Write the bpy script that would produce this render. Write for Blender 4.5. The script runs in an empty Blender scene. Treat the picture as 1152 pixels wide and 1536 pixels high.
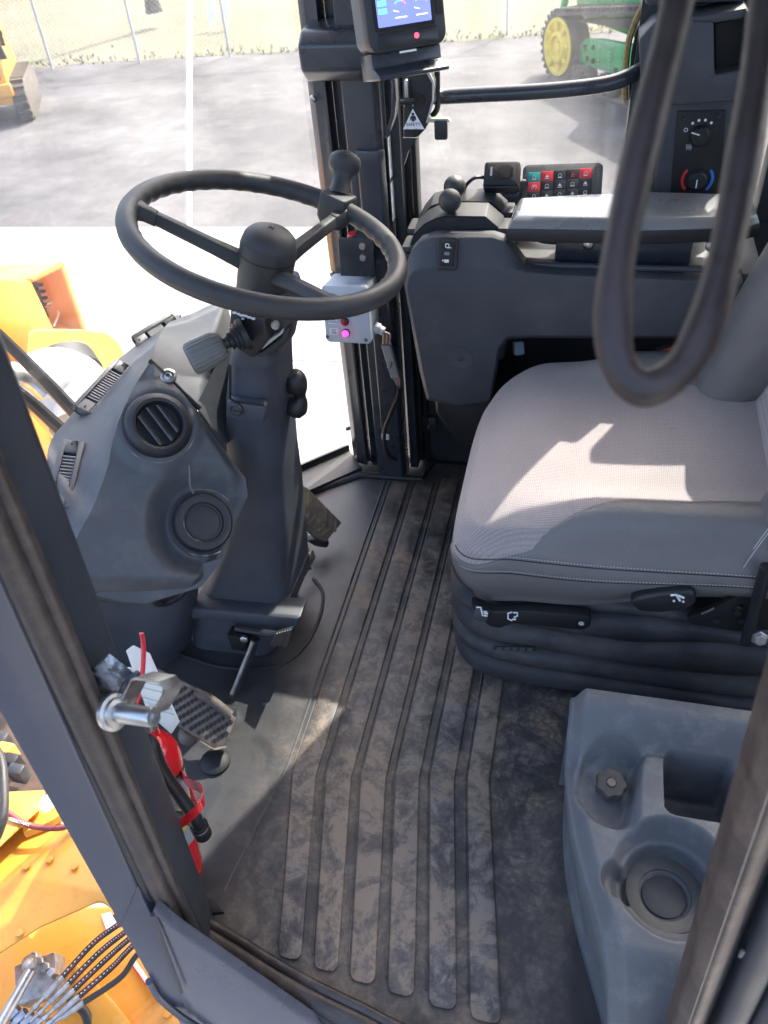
import bpy, bmesh, math, random
from math import sin, cos, pi, radians as rad, atan2, sqrt
from mathutils import Vector as V, Matrix, noise as mn
random.seed(7)
S = bpy.context.scene
COL = S.collection
# ------------------------------------------------------------------ camera
F = 1195.0; TH = rad(41.5); YAW = rad(16.5); RO = rad(5.5)
CAM = V((0, 0, 1.4))
fw = V((-sin(YAW)*cos(TH), cos(YAW)*cos(TH), -sin(TH)))
r0 = V((cos(YAW), sin(YAW), 0)); u0 = r0.cross(fw)
rt = cos(RO)*r0 - sin(RO)*u0; up = sin(RO)*r0 + cos(RO)*u0
cd = bpy.data.cameras.new('camera'); cam = bpy.data.objects.new('camera', cd); COL.objects.link(cam)
cam.matrix_world = Matrix(((rt.x, up.x, -fw.x, CAM.x), (rt.y, up.y, -fw.y, CAM.y), (rt.z, up.z, -fw.z, CAM.z), (0, 0, 0, 1)))
cd.sensor_fit = 'VERTICAL'; cd.sensor_height = 36.0; cd.lens = F/1536*36
cd.clip_start = 0.02; cd.clip_end = 1000
cd.dof.use_dof = True; cd.dof.focus_distance = 1.42; cd.dof.aperture_fstop = 7.5
S.camera = cam
# ------------------------------------------------------------------ light
SUN = V((0.29, 0.60, 0.785)).normalized()
w = bpy.data.worlds.new('World'); S.world = w; w.use_nodes = True
nt = w.node_tree; nt.nodes.clear()
sky = nt.nodes.new('ShaderNodeTexSky'); sky.sky_type = 'NISHITA'; sky.sun_disc = False
sky.sun_elevation = math.asin(SUN.z); sky.sun_rotation = atan2(SUN.x, SUN.y)
sky.dust_density = 5.0; sky.ozone_density = .4; sky.air_density = .8
bg = nt.nodes.new('ShaderNodeBackground'); bg.inputs[1].default_value = 0.15
wo = nt.nodes.new('ShaderNodeOutputWorld')
nt.links.new(sky.outputs[0], bg.inputs[0]); nt.links.new(bg.outputs[0], wo.inputs[0])
sd = bpy.data.lights.new('sun', 'SUN'); sd.energy = 2.0; sd.angle = rad(0.5); sd.color = (1, .95, .87)
so = bpy.data.objects.new('sun', sd); COL.objects.link(so)
so.rotation_euler = SUN.to_track_quat('Z', 'Y').to_euler(); so.location = (3, 6, 9)
S.view_settings.view_transform = 'Standard'; S.view_settings.look = 'None'
S.view_settings.exposure = 2.5; S.view_settings.gamma = 1
S.render.engine = 'CYCLES'
# ------------------------------------------------------------------ measuring
def ray(x, y): return (fw*F + rt*(x-576) + up*(768-y))/F
def P(x, y, Y=None, z=None, X=None, d=None, pl=None):
    """photo point -> point on a known plane of the place"""
    q = ray(x, y)
    if d is not None: t = d
    elif Y is not None: t = (Y-CAM.y)/q.y
    elif z is not None: t = (z-CAM.z)/q.z
    elif X is not None: t = (X-CAM.x)/q.x
    else: t = (pl[0]-CAM).dot(pl[1])/q.dot(pl[1])
    return CAM + q*t
def L(a, b, t): return a + (b-a)*t
def ss(a, b, x):
    t = max(0., min(1., (x-a)/(b-a))); return t*t*(3-2*t)
# ------------------------------------------------------------------ materials
def N(t, k, **kw):
    n = t.nodes.new(k)
    for a, b in kw.items(): setattr(n, a, b)
    return n
def mat(name, col, rough=.5, metal=0., var=.15, vs=12., bump=.08, bs=600., dirt=None, spec=.5, coat=0., bdist=.002):
    m = bpy.data.materials.new(name); m.use_nodes = True; t = m.node_tree; l = t.links.new
    b = t.nodes['Principled BSDF']
    g = N(t, 'ShaderNodeNewGeometry')
    n1 = N(t, 'ShaderNodeTexNoise'); n1.inputs['Scale'].default_value = vs; n1.inputs['Detail'].default_value = 6
    l(g.outputs['Position'], n1.inputs['Vector'])
    mr = N(t, 'ShaderNodeMapRange'); mr.inputs[1].default_value = .3; mr.inputs[2].default_value = .7
    mr.inputs[3].default_value = 1-var; mr.inputs[4].default_value = 1+var
    l(n1.outputs[0], mr.inputs[0])
    mx = N(t, 'ShaderNodeMix', data_type='RGBA', blend_type='MULTIPLY'); mx.inputs[0].default_value = 1
    mx.inputs[6].default_value = (*col, 1); l(mr.outputs[0], mx.inputs[7])
    out = mx.outputs[2]
    if dirt:
        dc, lo, hi, sc, amt = dirt
        n2 = N(t, 'ShaderNodeTexNoise'); n2.inputs['Scale'].default_value = sc; n2.inputs['Detail'].default_value = 9; n2.inputs['Roughness'].default_value = .68
        l(g.outputs['Position'], n2.inputs['Vector'])
        m2 = N(t, 'ShaderNodeMapRange'); m2.inputs[1].default_value = lo; m2.inputs[2].default_value = hi; m2.inputs[4].default_value = amt
        l(n2.outputs[0], m2.inputs[0])
        mx2 = N(t, 'ShaderNodeMix', data_type='RGBA'); l(m2.outputs[0], mx2.inputs[0]); l(out, mx2.inputs[6]); mx2.inputs[7].default_value = (*dc, 1)
        out = mx2.outputs[2]
    l(out, b.inputs['Base Color'])
    m3 = N(t, 'ShaderNodeMapRange'); m3.inputs[1].default_value = .3; m3.inputs[2].default_value = .7
    m3.inputs[3].default_value = max(.02, rough-.07); m3.inputs[4].default_value = min(1, rough+.07)
    l(n1.outputs[0], m3.inputs[0]); l(m3.outputs[0], b.inputs['Roughness'])
    b.inputs['Metallic'].default_value = metal
    b.inputs['Specular IOR Level'].default_value = spec; b.inputs['Coat Weight'].default_value = coat
    if bump:
        n3 = N(t, 'ShaderNodeTexNoise'); n3.inputs['Scale'].default_value = bs; n3.inputs['Detail'].default_value = 2
        l(g.outputs['Position'], n3.inputs['Vector'])
        bp = N(t, 'ShaderNodeBump'); bp.inputs['Strength'].default_value = bump; bp.inputs['Distance'].default_value = bdist
        l(n3.outputs[0], bp.inputs['Height']); l(bp.outputs[0], b.inputs['Normal'])
    return m
def emis(name, col, st):
    m = mat(name, col, .3, bump=0); b = m.node_tree.nodes['Principled BSDF']
    b.inputs['Emission Color'].default_value = (*col, 1); b.inputs['Emission Strength'].default_value = st; return m
DUST = (.17, .15, .13)
MP = mat('dash_plastic', (.066, .071, .079), .40, var=.14, vs=9, bump=.28, bs=850, dirt=((.21, .205, .195), .50, .80, 13, .45))
MC = mat('console_plastic', (.050, .055, .065), .55, var=.14, bump=.28, bs=850, dirt=((.16, .155, .15), .52, .85, 9, .35))
MCOL = mat('column_plastic', (.050, .056, .069), .5, var=.15, bump=.22, bs=900, dirt=((.16, .16, .16), .55, .95, 9, .4))
MST = mat('storage_plastic', (.106, .115, .126), .55, var=.16, vs=8, bump=.28, bs=650, dirt=((.27, .27, .28), .50, .78, 19, .55))
MBL = mat('black_plastic', (.016, .017, .02), .45, var=.15, bump=.15, dirt=((.10, .09, .08), .6, 1., 20, .3))
MRU = mat('wheel_rubber', (.034, .035, .036), .48, var=.1, bump=.2, bs=1100)
MBO = mat('bellows_rubber', (.030, .031, .035), .6, var=.2, bump=.2, bs=500, dirt=((.17, .15, .135), .46, .85, 9, .55))
MBT = mat('boot_rubber', (.034, .036, .039), .6, var=.12, bump=.15)
MPA = mat('post_paint', (.038, .048, .074), .32, var=.12, vs=6, bump=.03, dirt=((.14, .14, .16), .6, 1., 9, .35), coat=.2)
MJA = mat('jamb_paint', (.026, .032, .042), .42, var=.15, bump=.05, dirt=((.12, .11, .10), .56, 1., 16, .4))
MPI = mat('pillar_paint', (.034, .040, .052), .3, var=.12, bump=.03, dirt=((.13, .13, .14), .62, 1., 14, .3), coat=.2)
MSE = mat('brown_seal_rubber', (.050, .036, .030), .42, var=.35, vs=18, bump=.3, bs=250, dirt=((.22, .15, .115), .46, .82, 30, .6))
MBK = mat('flat_black', (.009, .009, .010), .6, bump=.05)
MCH = mat('zinc_steel', (.50, .50, .50), .34, 1., var=.2, vs=30, bump=.05)
MBS = mat('bare_steel', (.42, .42, .43), .38, 1., var=.3, vs=40, bump=.08)
MDS = mat('dark_steel', (.035, .037, .042), .35, .3, var=.2, bump=.08, dirt=((.2, .17, .14), .52, .9, 25, .6))
MWS = mat('worn_steel', (.105, .088, .072), .6, .15, var=.3, vs=60, bump=.3, dirt=((.05, .045, .04), .5, .8, 50, .7))
MYE = mat('yellow_paint', (.68, .31, .040), .38, var=.07, vs=4, bump=.02, dirt=((.24, .12, .03), .52, .85, 14, .55), coat=.25)
MRE = mat('red_paint', (.62, .015, .02), .22, var=.06, bump=.02, coat=.5)
MRT = mat('red_plastic', (.70, .02, .045), .4, var=.05, bump=.03)
MWT = mat('white_card', (.80, .81, .76), .6, var=.04, bump=.03)
MWP = mat('white_print', (.78, .80, .82), .5, var=.02, bump=0)
MGB = mat('grey_box', (.50, .53, .57), .45, var=.04, bump=.05)
MLG = mat('light_grey_tube', (.42, .43, .43), .5, var=.05, bump=.03)
MPK = mat('print_ink', (.03, .03, .035), .6, bump=0, var=0)
MVI = mat('seat_vinyl', (.160, .152, .148), .38, var=.07, bump=.45, bs=520, dirt=((.22, .21, .20), .6, 1., 12, .25))
MLI = mat('headliner', (.32, .33, .34), .8)
MOR = mat('orange_red', (.75, .09, .04), .4, bump=0)
MPD = mat('pad_vinyl', (.17, .175, .178), .30, var=.06, bump=.15, bs=500, spec=.7, coat=.35)
MPS = mat('pad_side', (.018, .0185, .020), .45, var=.1, bump=.2, bs=500)
MTR = mat('tray_plastic', (.095, .098, .10), .5, var=.1, bump=.2, bs=700, dirt=((.25, .24, .21), .5, .9, 20, .5))
MGN = mat('green_paint', (.018, .35, .10), .3, var=.1, coat=.3, bump=.02, dirt=((.15, .14, .10), .5, .9, 6, .35))
MYW = mat('wheel_yellow', (.80, .58, .03), .35, var=.08, bump=.02, coat=.2)
MTK = mat('track_rubber', (.030, .030, .032), .75, var=.3, vs=8, bump=.3, bs=60, dirt=((.20, .18, .15), .45, .8, 5, .7))
MTB = mat('track_dusty', (.10, .088, .075), .85, var=.35, vs=8, bump=.4, bs=60)
MGL = mat('galvanised', (.46, .47, .47), .7, 0., var=.08, bump=.05)
def fabric():
    m = mat('seat_fabric', (.41, .36, .345), .9, var=.08, vs=5, bump=0, spec=.15)
    t = m.node_tree; l = t.links.new; b = t.nodes['Principled BSDF']
    g = N(t, 'ShaderNodeNewGeometry'); hs = []
    for ax, sc in (('X', 205), ('Y', 150)):
        wv = N(t, 'ShaderNodeTexWave', wave_type='BANDS', bands_direction=ax)
        wv.inputs['Scale'].default_value = sc/2; wv.inputs['Distortion'].default_value = 1.4; wv.inputs['Detail'].default_value = 2; wv.inputs['Detail Scale'].default_value = 3
        l(g.outputs['Position'], wv.inputs['Vector']); hs.append(wv.outputs[1])
    ml = N(t, 'ShaderNodeMath', operation='MULTIPLY'); l(hs[0], ml.inputs[0]); l(hs[1], ml.inputs[1])
    old = b.inputs['Base Color'].links[0].from_socket
    n4 = N(t, 'ShaderNodeTexNoise'); n4.inputs['Scale'].default_value = 700; l(g.outputs['Position'], n4.inputs['Vector'])
    ad = N(t, 'ShaderNodeMath', operation='ADD'); l(ml.outputs[0], ad.inputs[0]); l(n4.outputs[0], ad.inputs[1])
    mr = N(t, 'ShaderNodeMapRange'); mr.inputs[1].default_value = .3; mr.inputs[2].default_value = 1.4; mr.inputs[3].default_value = .70; mr.inputs[4].default_value = 1.18
    l(ad.outputs[0], mr.inputs[0])
    mx = N(t, 'ShaderNodeMix', data_type='RGBA', blend_type='MULTIPLY'); mx.inputs[0].default_value = 1
    l(old, mx.inputs[6]); l(mr.outputs[0], mx.inputs[7])
    # a few small stains
    n5 = N(t, 'ShaderNodeTexNoise'); n5.inputs['Scale'].default_value = 17; n5.inputs['Detail'].default_value = 4; l(g.outputs['Position'], n5.inputs['Vector'])
    m5 = N(t, 'ShaderNodeMapRange'); m5.inputs[1].default_value = .70; m5.inputs[2].default_value = .80; m5.inputs[4].default_value = .55; l(n5.outputs[0], m5.inputs[0])
    mx5 = N(t, 'ShaderNodeMix', data_type='RGBA'); l(m5.outputs[0], mx5.inputs[0]); l(mx.outputs[2], mx5.inputs[6]); mx5.inputs[7].default_value = (.16, .12, .11, 1)
    l(mx5.outputs[2], b.inputs['Base Color'])
    bp = N(t, 'ShaderNodeBump'); bp.inputs['Strength'].default_value = .6; bp.inputs['Distance'].default_value = .0015
    l(ad.outputs[0], bp.inputs['Height']); l(bp.outputs[0], b.inputs['Normal'])
    b.inputs['Sheen Weight'].default_value = .25
    return m
MFA = fabric()
MSL = mat('dark_seal_rubber', (.036, .029, .027), .42, var=.35, vs=18, bump=.3, bs=250, dirt=((.15, .11, .09), .48, .85, 30, .55))
def floor_mat(name, amt):
    m = mat(name, (.026, .029, .034), .5, var=.3, vs=7, bump=.12, bs=350)
    t = m.node_tree; l = t.links.new; b = t.nodes['Principled BSDF']; g = N(t, 'ShaderNodeNewGeometry')
    old = b.inputs['Base Color'].links[0].from_socket
    sp = N(t, 'ShaderNodeSeparateXYZ'); l(g.outputs['Position'], sp.inputs[0])
    def nz(sc, det, ro, dist=0):
        n = N(t, 'ShaderNodeTexNoise'); n.inputs['Scale'].default_value = sc; n.inputs['Detail'].default_value = det
        n.inputs['Roughness'].default_value = ro; n.inputs['Distortion'].default_value = dist; l(g.outputs['Position'], n.inputs['Vector']); return n.outputs[0]
    def mrg(s, a, bb, c=0, d=1):
        n = N(t, 'ShaderNodeMapRange', interpolation_type='SMOOTHSTEP'); n.inputs[1].default_value = a; n.inputs[2].default_value = bb; n.inputs[3].default_value = c; n.inputs[4].default_value = d; l(s, n.inputs[0]); return n.outputs[0]
    def mth(op, a, bb):
        n = N(t, 'ShaderNodeMath', operation=op)
        for i, s in enumerate((a, bb)):
            if isinstance(s, (int, float)): n.inputs[i].default_value = s
            else: l(s, n.inputs[i])
        return n.outputs[0]
    big = mrg(nz(5, 5, .6), .34, .60)
    mid = mrg(nz(24, 9, .72, .7), .40, .60)
    smear = mrg(nz(11, 6, .65, 1.2), .38, .58, .35, 1.)
    fine = mrg(nz(120, 4, .6), .3, .7, .6, 1.15)
    # boot tread print: cells rotated on the mat
    mp = N(t, 'ShaderNodeMapping'); mp.inputs['Rotation'].default_value = (0, 0, .25); mp.inputs['Scale'].default_value = (1, 1.7, 0); l(g.outputs['Position'], mp.inputs[0])
    vo = N(t, 'ShaderNodeTexVoronoi', feature='DISTANCE_TO_EDGE'); vo.inputs['Scale'].default_value = 34; vo.inputs['Randomness'].default_value = .55; l(mp.outputs[0], vo.inputs['Vector'])
    tread = mrg(vo.outputs[0], .0, .22, .45, 1.1)
    side = mrg(sp.outputs[0], -.07, -.01)
    tr2 = N(t, 'ShaderNodeMix', data_type='FLOAT'); l(side, tr2.inputs[0]); tr2.inputs[2].default_value = 1.; l(tread, tr2.inputs[3])
    mx1 = mth('MULTIPLY', mid, tr2.outputs[0])
    # walked lane: across the ribs and beside the side console
    lane = mth('MULTIPLY', mrg(sp.outputs[0], -.56, -.40), mrg(sp.outputs[0], .12, .02))
    lane2 = mth('MULTIPLY', lane, mrg(sp.outputs[1], 1.75, 1.10, .28, 1.))
    a = mth('MULTIPLY', mth('MULTIPLY', smear, mth('ADD', mth('MULTIPLY', big, .46), mth('MULTIPLY', mx1, .72))), lane2)
    a = mth('MULTIPLY', a, fine)
    a = mth('ADD', mth('MULTIPLY', a, amt), mth('MULTIPLY', smear, .10))
    mx = N(t, 'ShaderNodeMix', data_type='RGBA'); l(a, mx.inputs[0]); l(old, mx.inputs[6])
    c2 = N(t, 'ShaderNodeMix', data_type='RGBA'); l(big, c2.inputs[0]); c2.inputs[6].default_value = (.200, .180, .160, 1); c2.inputs[7].default_value = (.245, .192, .145, 1)
    l(c2.outputs[2], mx.inputs[7]); l(mx.outputs[2], b.inputs['Base Color'])
    rr = N(t, 'ShaderNodeMapRange'); rr.inputs[3].default_value = .38; rr.inputs[4].default_value = .85; l(a, rr.inputs[0]); l(rr.outputs[0], b.inputs['Roughness'])
    return m
MFL = floor_mat('floor_rubber', .62); MRB = floor_mat('floor_rubber_rib', 1.5)
def ground(name, c1, c2, sc, st, rough=.9):
    m = mat(name, c1, rough, var=.12, vs=3, bump=.5, bs=60, bdist=.01, dirt=(c2, .4, .66, sc, 1.))
    t = m.node_tree; mp = N(t, 'ShaderNodeMapping'); mp.inputs['Scale'].default_value = st
    for n in list(t.nodes):
        if n.type == 'TEX_NOISE' and n.inputs['Scale'].default_value == sc:
            t.links.new(n.inputs['Vector'].links[0].from_socket, mp.inputs[0]); t.links.new(mp.outputs[0], n.inputs['Vector'])
    return m
def mottle(m, sc, lo, hi):
    t = m.node_tree; l = t.links.new; b = t.nodes['Principled BSDF']; g = N(t, 'ShaderNodeNewGeometry')
    old = b.inputs['Base Color'].links[0].from_socket
    for s_ in sc:
        n = N(t, 'ShaderNodeTexNoise'); n.inputs['Scale'].default_value = s_; n.inputs['Detail'].default_value = 8; n.inputs['Roughness'].default_value = .75; l(g.outputs['Position'], n.inputs['Vector'])
        mr = N(t, 'ShaderNodeMapRange'); mr.inputs[1].default_value = .35; mr.inputs[2].default_value = .65; mr.inputs[3].default_value = lo; mr.inputs[4].default_value = hi; l(n.outputs[0], mr.inputs[0])
        mx = N(t, 'ShaderNodeMix', data_type='RGBA', blend_type='MULTIPLY'); mx.inputs[0].default_value = 1; l(old, mx.inputs[6]); l(mr.outputs[0], mx.inputs[7]); old = mx.outputs[2]
    l(old, b.inputs['Base Color'])
MAS = ground('worn_asphalt', (.044, .043, .045), (.112, .108, .109), .55, (.45, 1.3, 1))
mottle(MAS, (3.5, 22), .86, 1.12)
MCO = ground('concrete', (.22, .215, .205), (.28, .275, .262), .8, (1, 1, 1))
MGR = ground('dry_grass', (.090, .088, .046), (.122, .108, .066), .35, (.5, 1.4, 1))
mottle(MGR, (1.2, 9), .85, 1.15); mottle(MCO, (3., 30), .93, 1.06)
MGT = mat('grass_blades', (.105, .105, .056), .8, var=.25, vs=2, bump=0)
def glass(name, tint, dust_haze):
    m = bpy.data.materials.new(name); m.use_nodes = True; t = m.node_tree; l = t.links.new; t.nodes.clear()
    o = N(t, 'ShaderNodeOutputMaterial'); tr = N(t, 'ShaderNodeBsdfTransparent'); tr.inputs[0].default_value = (*tint, 1)
    gl = N(t, 'ShaderNodeBsdfGlossy'); gl.inputs['Roughness'].default_value = .02
    lw = N(t, 'ShaderNodeLayerWeight'); lw.inputs[0].default_value = .5
    pw = N(t, 'ShaderNodeMath', operation='POWER'); l(lw.outputs['Facing'], pw.inputs[0]); pw.inputs[1].default_value = 5
    fr = N(t, 'ShaderNodeMath', operation='MULTIPLY_ADD'); l(pw.outputs[0], fr.inputs[0]); fr.inputs[1].default_value = .85; fr.inputs[2].default_value = .045
    mx = N(t, 'ShaderNodeMixShader'); l(fr.outputs[0], mx.inputs[0]); l(tr.outputs[0], mx.inputs[1]); l(gl.outputs[0], mx.inputs[2])
    df = N(t, 'ShaderNodeBsdfDiffuse'); df.inputs[0].default_value = (.85, .85, .83, 1)
    tl = N(t, 'ShaderNodeBsdfTranslucent'); tl.inputs[0].default_value = (.9, .9, .88, 1)
    ms = N(t, 'ShaderNodeMixShader'); ms.inputs[0].default_value = .6; l(df.outputs[0], ms.inputs[1]); l(tl.outputs[0], ms.inputs[2])
    g = N(t, 'ShaderNodeNewGeometry'); mp = N(t, 'ShaderNodeMapping'); mp.inputs['Scale'].default_value = (6, 6, 1.2); l(g.outputs['Position'], mp.inputs[0])
    n = N(t, 'ShaderNodeTexNoise'); n.inputs['Scale'].default_value = 1.5; n.inputs['Detail'].default_value = 7; l(mp.outputs[0], n.inputs['Vector'])
    mr = N(t, 'ShaderNodeMapRange'); mr.inputs[1].default_value = .35; mr.inputs[2].default_value = .75; mr.inputs[3].default_value = dust_haze*.3; mr.inputs[4].default_value = dust_haze*2.0; l(n.outputs[0], mr.inputs[0])  # streaky dust film also stands in for haze and reflections on the glass
    m2 = N(t, 'ShaderNodeMixShader'); l(mr.outputs[0], m2.inputs[0]); l(mx.outputs[0], m2.inputs[1]); l(ms.outputs[0], m2.inputs[2])
    l(m2.outputs[0], o.inputs[0]); return m
MG1 = glass('windscreen_glass', (.97, .98, .97), .09)
MG2 = glass('side_glass', (.95, .96, .955), .028)
MJT = bpy.data.materials.new('clear_joint'); MJT.use_nodes = True
_t = MJT.node_tree; _b = N(_t, 'ShaderNodeBsdfTranslucent'); _b.inputs[0].default_value = (.95, .95, .93, 1); _t.links.new(_b.outputs[0], _t.nodes['Material Output'].inputs[0])
# ------------------------------------------------------------------ shapes: each returns (verts, faces)
def catmull(pts, n=6, closed=False):
    pts = [V(p) for p in pts]; out = []; k = len(pts)
    for i in range(k if closed else k-1):
        if closed: a, b, c, d = pts[(i-1) % k], pts[i], pts[(i+1) % k], pts[(i+2) % k]
        else: a, b, c, d = pts[max(i-1, 0)], pts[i], pts[i+1], pts[min(i+2, k-1)]
        for j in range(n):
            t = j/n
            out.append(.5*((2*b)+(c-a)*t+(2*a-5*b+4*c-d)*t*t+(3*b-a-3*c+d)*t**3))
    if not closed: out.append(pts[-1])
    return out
def tube(pts, r, seg=10, n=6, closed=False, sm=True, sx=1., upv=None):
    p = catmull(pts, n, closed) if sm else [V(q) for q in pts]
    k = len(p); vs = []; fs = []; nr = None
    for i in range(k):
        tg = (p[(i+1) % k]-p[i-1]) if closed else (p[min(i+1, k-1)]-p[max(i-1, 0)])
        tg.normalize()
        if nr is None:
            nr = V(upv) if upv else (V((0, 0, 1)) if abs(tg.z) < .9 else V((1, 0, 0)))
        nr = (nr-tg*nr.dot(tg)).normalized(); bn = tg.cross(nr)
        rr = r(i/(k-1 if not closed else k)) if callable(r) else r
        for j in range(seg):
            a = 2*pi*j/seg; vs.append(p[i]+nr*cos(a)*rr+bn*sin(a)*rr*sx)
    for i in range(k if closed else k-1):
        for j in range(seg):
            a, b = i*seg, ((i+1) % k)*seg
            fs.append((a+j, a+(j+1) % seg, b+(j+1) % seg, b+j))
    if not closed: fs += [tuple(range(seg))[::-1], tuple((k-1)*seg+j for j in range(seg))]
    return vs, fs
def loft(rings, cap=True, close=True):
    m = len(rings[0]); vs = [V(p) for r in rings for p in r]; fs = []
    for i in range(len(rings)-1):
        for j in range(m if close else m-1):
            fs.append((i*m+j, i*m+(j+1) % m, (i+1)*m+(j+1) % m, (i+1)*m+j))
    if cap: fs += [tuple(range(m))[::-1], tuple((len(rings)-1)*m+j for j in range(m))]
    return vs, fs
def prism(poly, ex):
    poly = [V(p) for p in poly]; return loft([poly, [p+V(ex) for p in poly]])
def axes(zv, xv=None):
    z = V(zv).normalized(); x = V(xv) if xv is not None else (V((0, 0, 1)) if abs(z.z) < .9 else V((1, 0, 0)))
    x = (x-z*x.dot(z)).normalized(); return x, z.cross(x), z
def box(c, s, ax=None):
    x, y, z = ax if ax else (V((1, 0, 0)), V((0, 1, 0)), V((0, 0, 1))); c = V(c)
    q = [c+x*s[0]*.5*i+y*s[1]*.5*j+z*s[2]*.5*k for k in (-1, 1) for i, j in ((-1, -1), (1, -1), (1, 1), (-1, 1))]
    return loft([q[:4], q[4:]])
def bb(x0, x1, y0, y1, z0, z1): return box(((x0+x1)/2, (y0+y1)/2, (z0+z1)/2), (x1-x0, y1-y0, z1-z0))
def lathe(prof, o, ax, seg=24, xv=None, rf=None):
    x, y, z = axes(ax, xv); o = V(o); rings = []
    for r, h in prof:
        rings.append([o+z*h+(x*cos(2*pi*j/seg)+y*sin(2*pi*j/seg))*max(r, 1e-5)*(rf(2*pi*j/seg) if rf else 1) for j in range(seg)])
    if len(prof) > 2 and prof[0][0] > 1e-4 and prof[-1][0] > 1e-4 and abs(prof[0][1]-prof[-1][1]) < 2e-4: return loft(rings+[rings[0]], cap=False)
    return loft(rings)
def cyl(a, b, r, seg=14):
    a, b = V(a), V(b); return lathe([(r, 0), (r, (b-a).length)], a, b-a, seg)
def sphere(c, r, seg=16):
    return lathe([(r*sin(pi*i/seg), -r*cos(pi*i/seg)) for i in range(seg+1)], c, (0, 0, 1), seg*2)
def rr2(hx, hy, r, n=4):
    o = []
    for cx, cy, a0 in ((hx-r, hy-r, 0), (-hx+r, hy-r, pi/2), (-hx+r, -hy+r, pi), (hx-r, -hy+r, 1.5*pi)):
        o += [(cx+r*cos(a0+pi/2*i/n), cy+r*sin(a0+pi/2*i/n)) for i in range(n+1)]
    return o
def rbox(c, hx, hy, h, r, ax, e=.003, n=4):
    """rounded plate: centre of its back face, half sizes, height along ax z, corner radius, rounded front edge e"""
    x, y, z = ax; c = V(c); R = []
    for ins, hh in ((0, 0), (0, h-e), (e*.3, h-e*.3), (e, h)):
        R.append([c+x*a+y*b+z*hh for a, b in rr2(hx-ins, hy-ins, max(r-ins, .0005), n)])
    return loft(R)
def quad4(a, b, c, d): return [V(a), V(b), V(c), V(d)], [(0, 1, 2, 3)]
def grid(fn, nu, nv):
    vs = [fn(i/nu, j/nv) for j in range(nv+1) for i in range(nu+1)]
    fs = [(j*(nu+1)+i, j*(nu+1)+i+1, (j+1)*(nu+1)+i+1, (j+1)*(nu+1)+i) for j in range(nv) for i in range(nu)]
    return vs, fs
def join(*a):
    vs, fs = [], []
    for v, f in a:
        k = len(vs); vs += v; fs += [tuple(i+k for i in q) for q in f]
    return vs, fs
# ------------------------------------------------------------------ objects
WL = {}
def wl(o): return WL[o.name]
def E(name, label, cat, loc, group=None):
    o = bpy.data.objects.new(name, None); COL.objects.link(o); o.location = loc; o.empty_display_size = .05
    WL[o.name] = V(loc); o['label'] = label; o['category'] = cat
    if group: o['group'] = group
    return o
def O(name, sh, m, parent=None, bevel=0, seg=2, ang=40, flip=False, weld=True, flat=False, solid=0):
    vs, fs = sh
    bm = bmesh.new(); bv = [bm.verts.new(v) for v in vs]
    for f in fs:
        try: bm.faces.new([bv[i] for i in f])
        except ValueError: pass
    if weld: bmesh.ops.remove_doubles(bm, verts=bm.verts, dist=1e-5)
    bmesh.ops.recalc_face_normals(bm, faces=bm.faces)
    if flip: bmesh.ops.reverse_faces(bm, faces=bm.faces)
    if solid:
        bmesh.ops.solidify(bm, geom=bm.faces[:], thickness=solid); bmesh.ops.recalc_face_normals(bm, faces=bm.faces)
    if bevel:
        es = [e for e in bm.edges if len(e.link_faces) == 2 and e.calc_face_angle(0) > rad(28)]
        bmesh.ops.bevel(bm, geom=es, offset=bevel, segments=seg, profile=.5, affect='EDGES', clamp_overlap=True)
    for f in bm.faces: f.smooth = not flat
    for e in bm.edges:
        if len(e.link_faces) == 2 and e.calc_face_angle(0) > rad(ang): e.smooth = False
    lo = V((min(v.co.x for v in bm.verts), min(v.co.y for v in bm.verts), min(v.co.z for v in bm.verts)))
    hi = V((max(v.co.x for v in bm.verts), max(v.co.y for v in bm.verts), max(v.co.z for v in bm.verts)))
    org = V(((lo.x+hi.x)/2, (lo.y+hi.y)/2, lo.z))
    for v in bm.verts: v.co -= org
    me = bpy.data.meshes.new(name); bm.to_mesh(me); bm.free(); me.materials.append(m)
    o = bpy.data.objects.new(name, me); COL.objects.link(o); WL[o.name] = org
    if parent: o.parent = parent; o.location = org-wl(parent)
    else: o.location = org
    return o
def tag(o, label, cat, group=None):
    o['label'] = label; o['category'] = cat
    if group: o['group'] = group
    return o
def copy_part(o, parent, delta):
    c = o.copy(); COL.objects.link(c); c.parent = parent
    c.location = wl(o)+V(delta)-wl(parent); WL[c.name] = wl(o)+V(delta); return c
def text(name, s, size, o, ax, m, parent, h=.0004, align='CENTER'):
    cu = bpy.data.curves.new('lettering', 'FONT'); cu.body = s; cu.size = size; cu.align_x = align; cu.align_y = 'CENTER'; cu.extrude = h/2; cu.resolution_u = 2
    ob = bpy.data.objects.new('lettering', cu); COL.objects.link(ob)
    me = bpy.data.meshes.new_from_object(ob); bpy.data.objects.remove(ob)
    x, y, z = ax; o = V(o)
    vs = [o+x*v.co.x+y*v.co.y+z*(v.co.z+h/2) for v in me.vertices]; fs = [tuple(p.vertices) for p in me.polygons]
    bpy.data.meshes.remove(me)
    return O(name, (vs, fs), m, parent, weld=False, flat=True)
def struct(name, sh, m, **k):
    o = O(name, sh, m, **k); o['kind'] = 'structure'; return o
def plane_ax(n, xv):   # axes with z = n and x roughly xv
    z = V(n).normalized(); x = V(xv); x = (x-z*x.dot(z)).normalized(); return x, z.cross(x), z
YF = plane_ax((0, -1, 0), (1, 0, 0))   # a face looking at the door
X1, Y1, Z1 = V((1, 0, 0)), V((0, 1, 0)), V((0, 0, 1))

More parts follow.
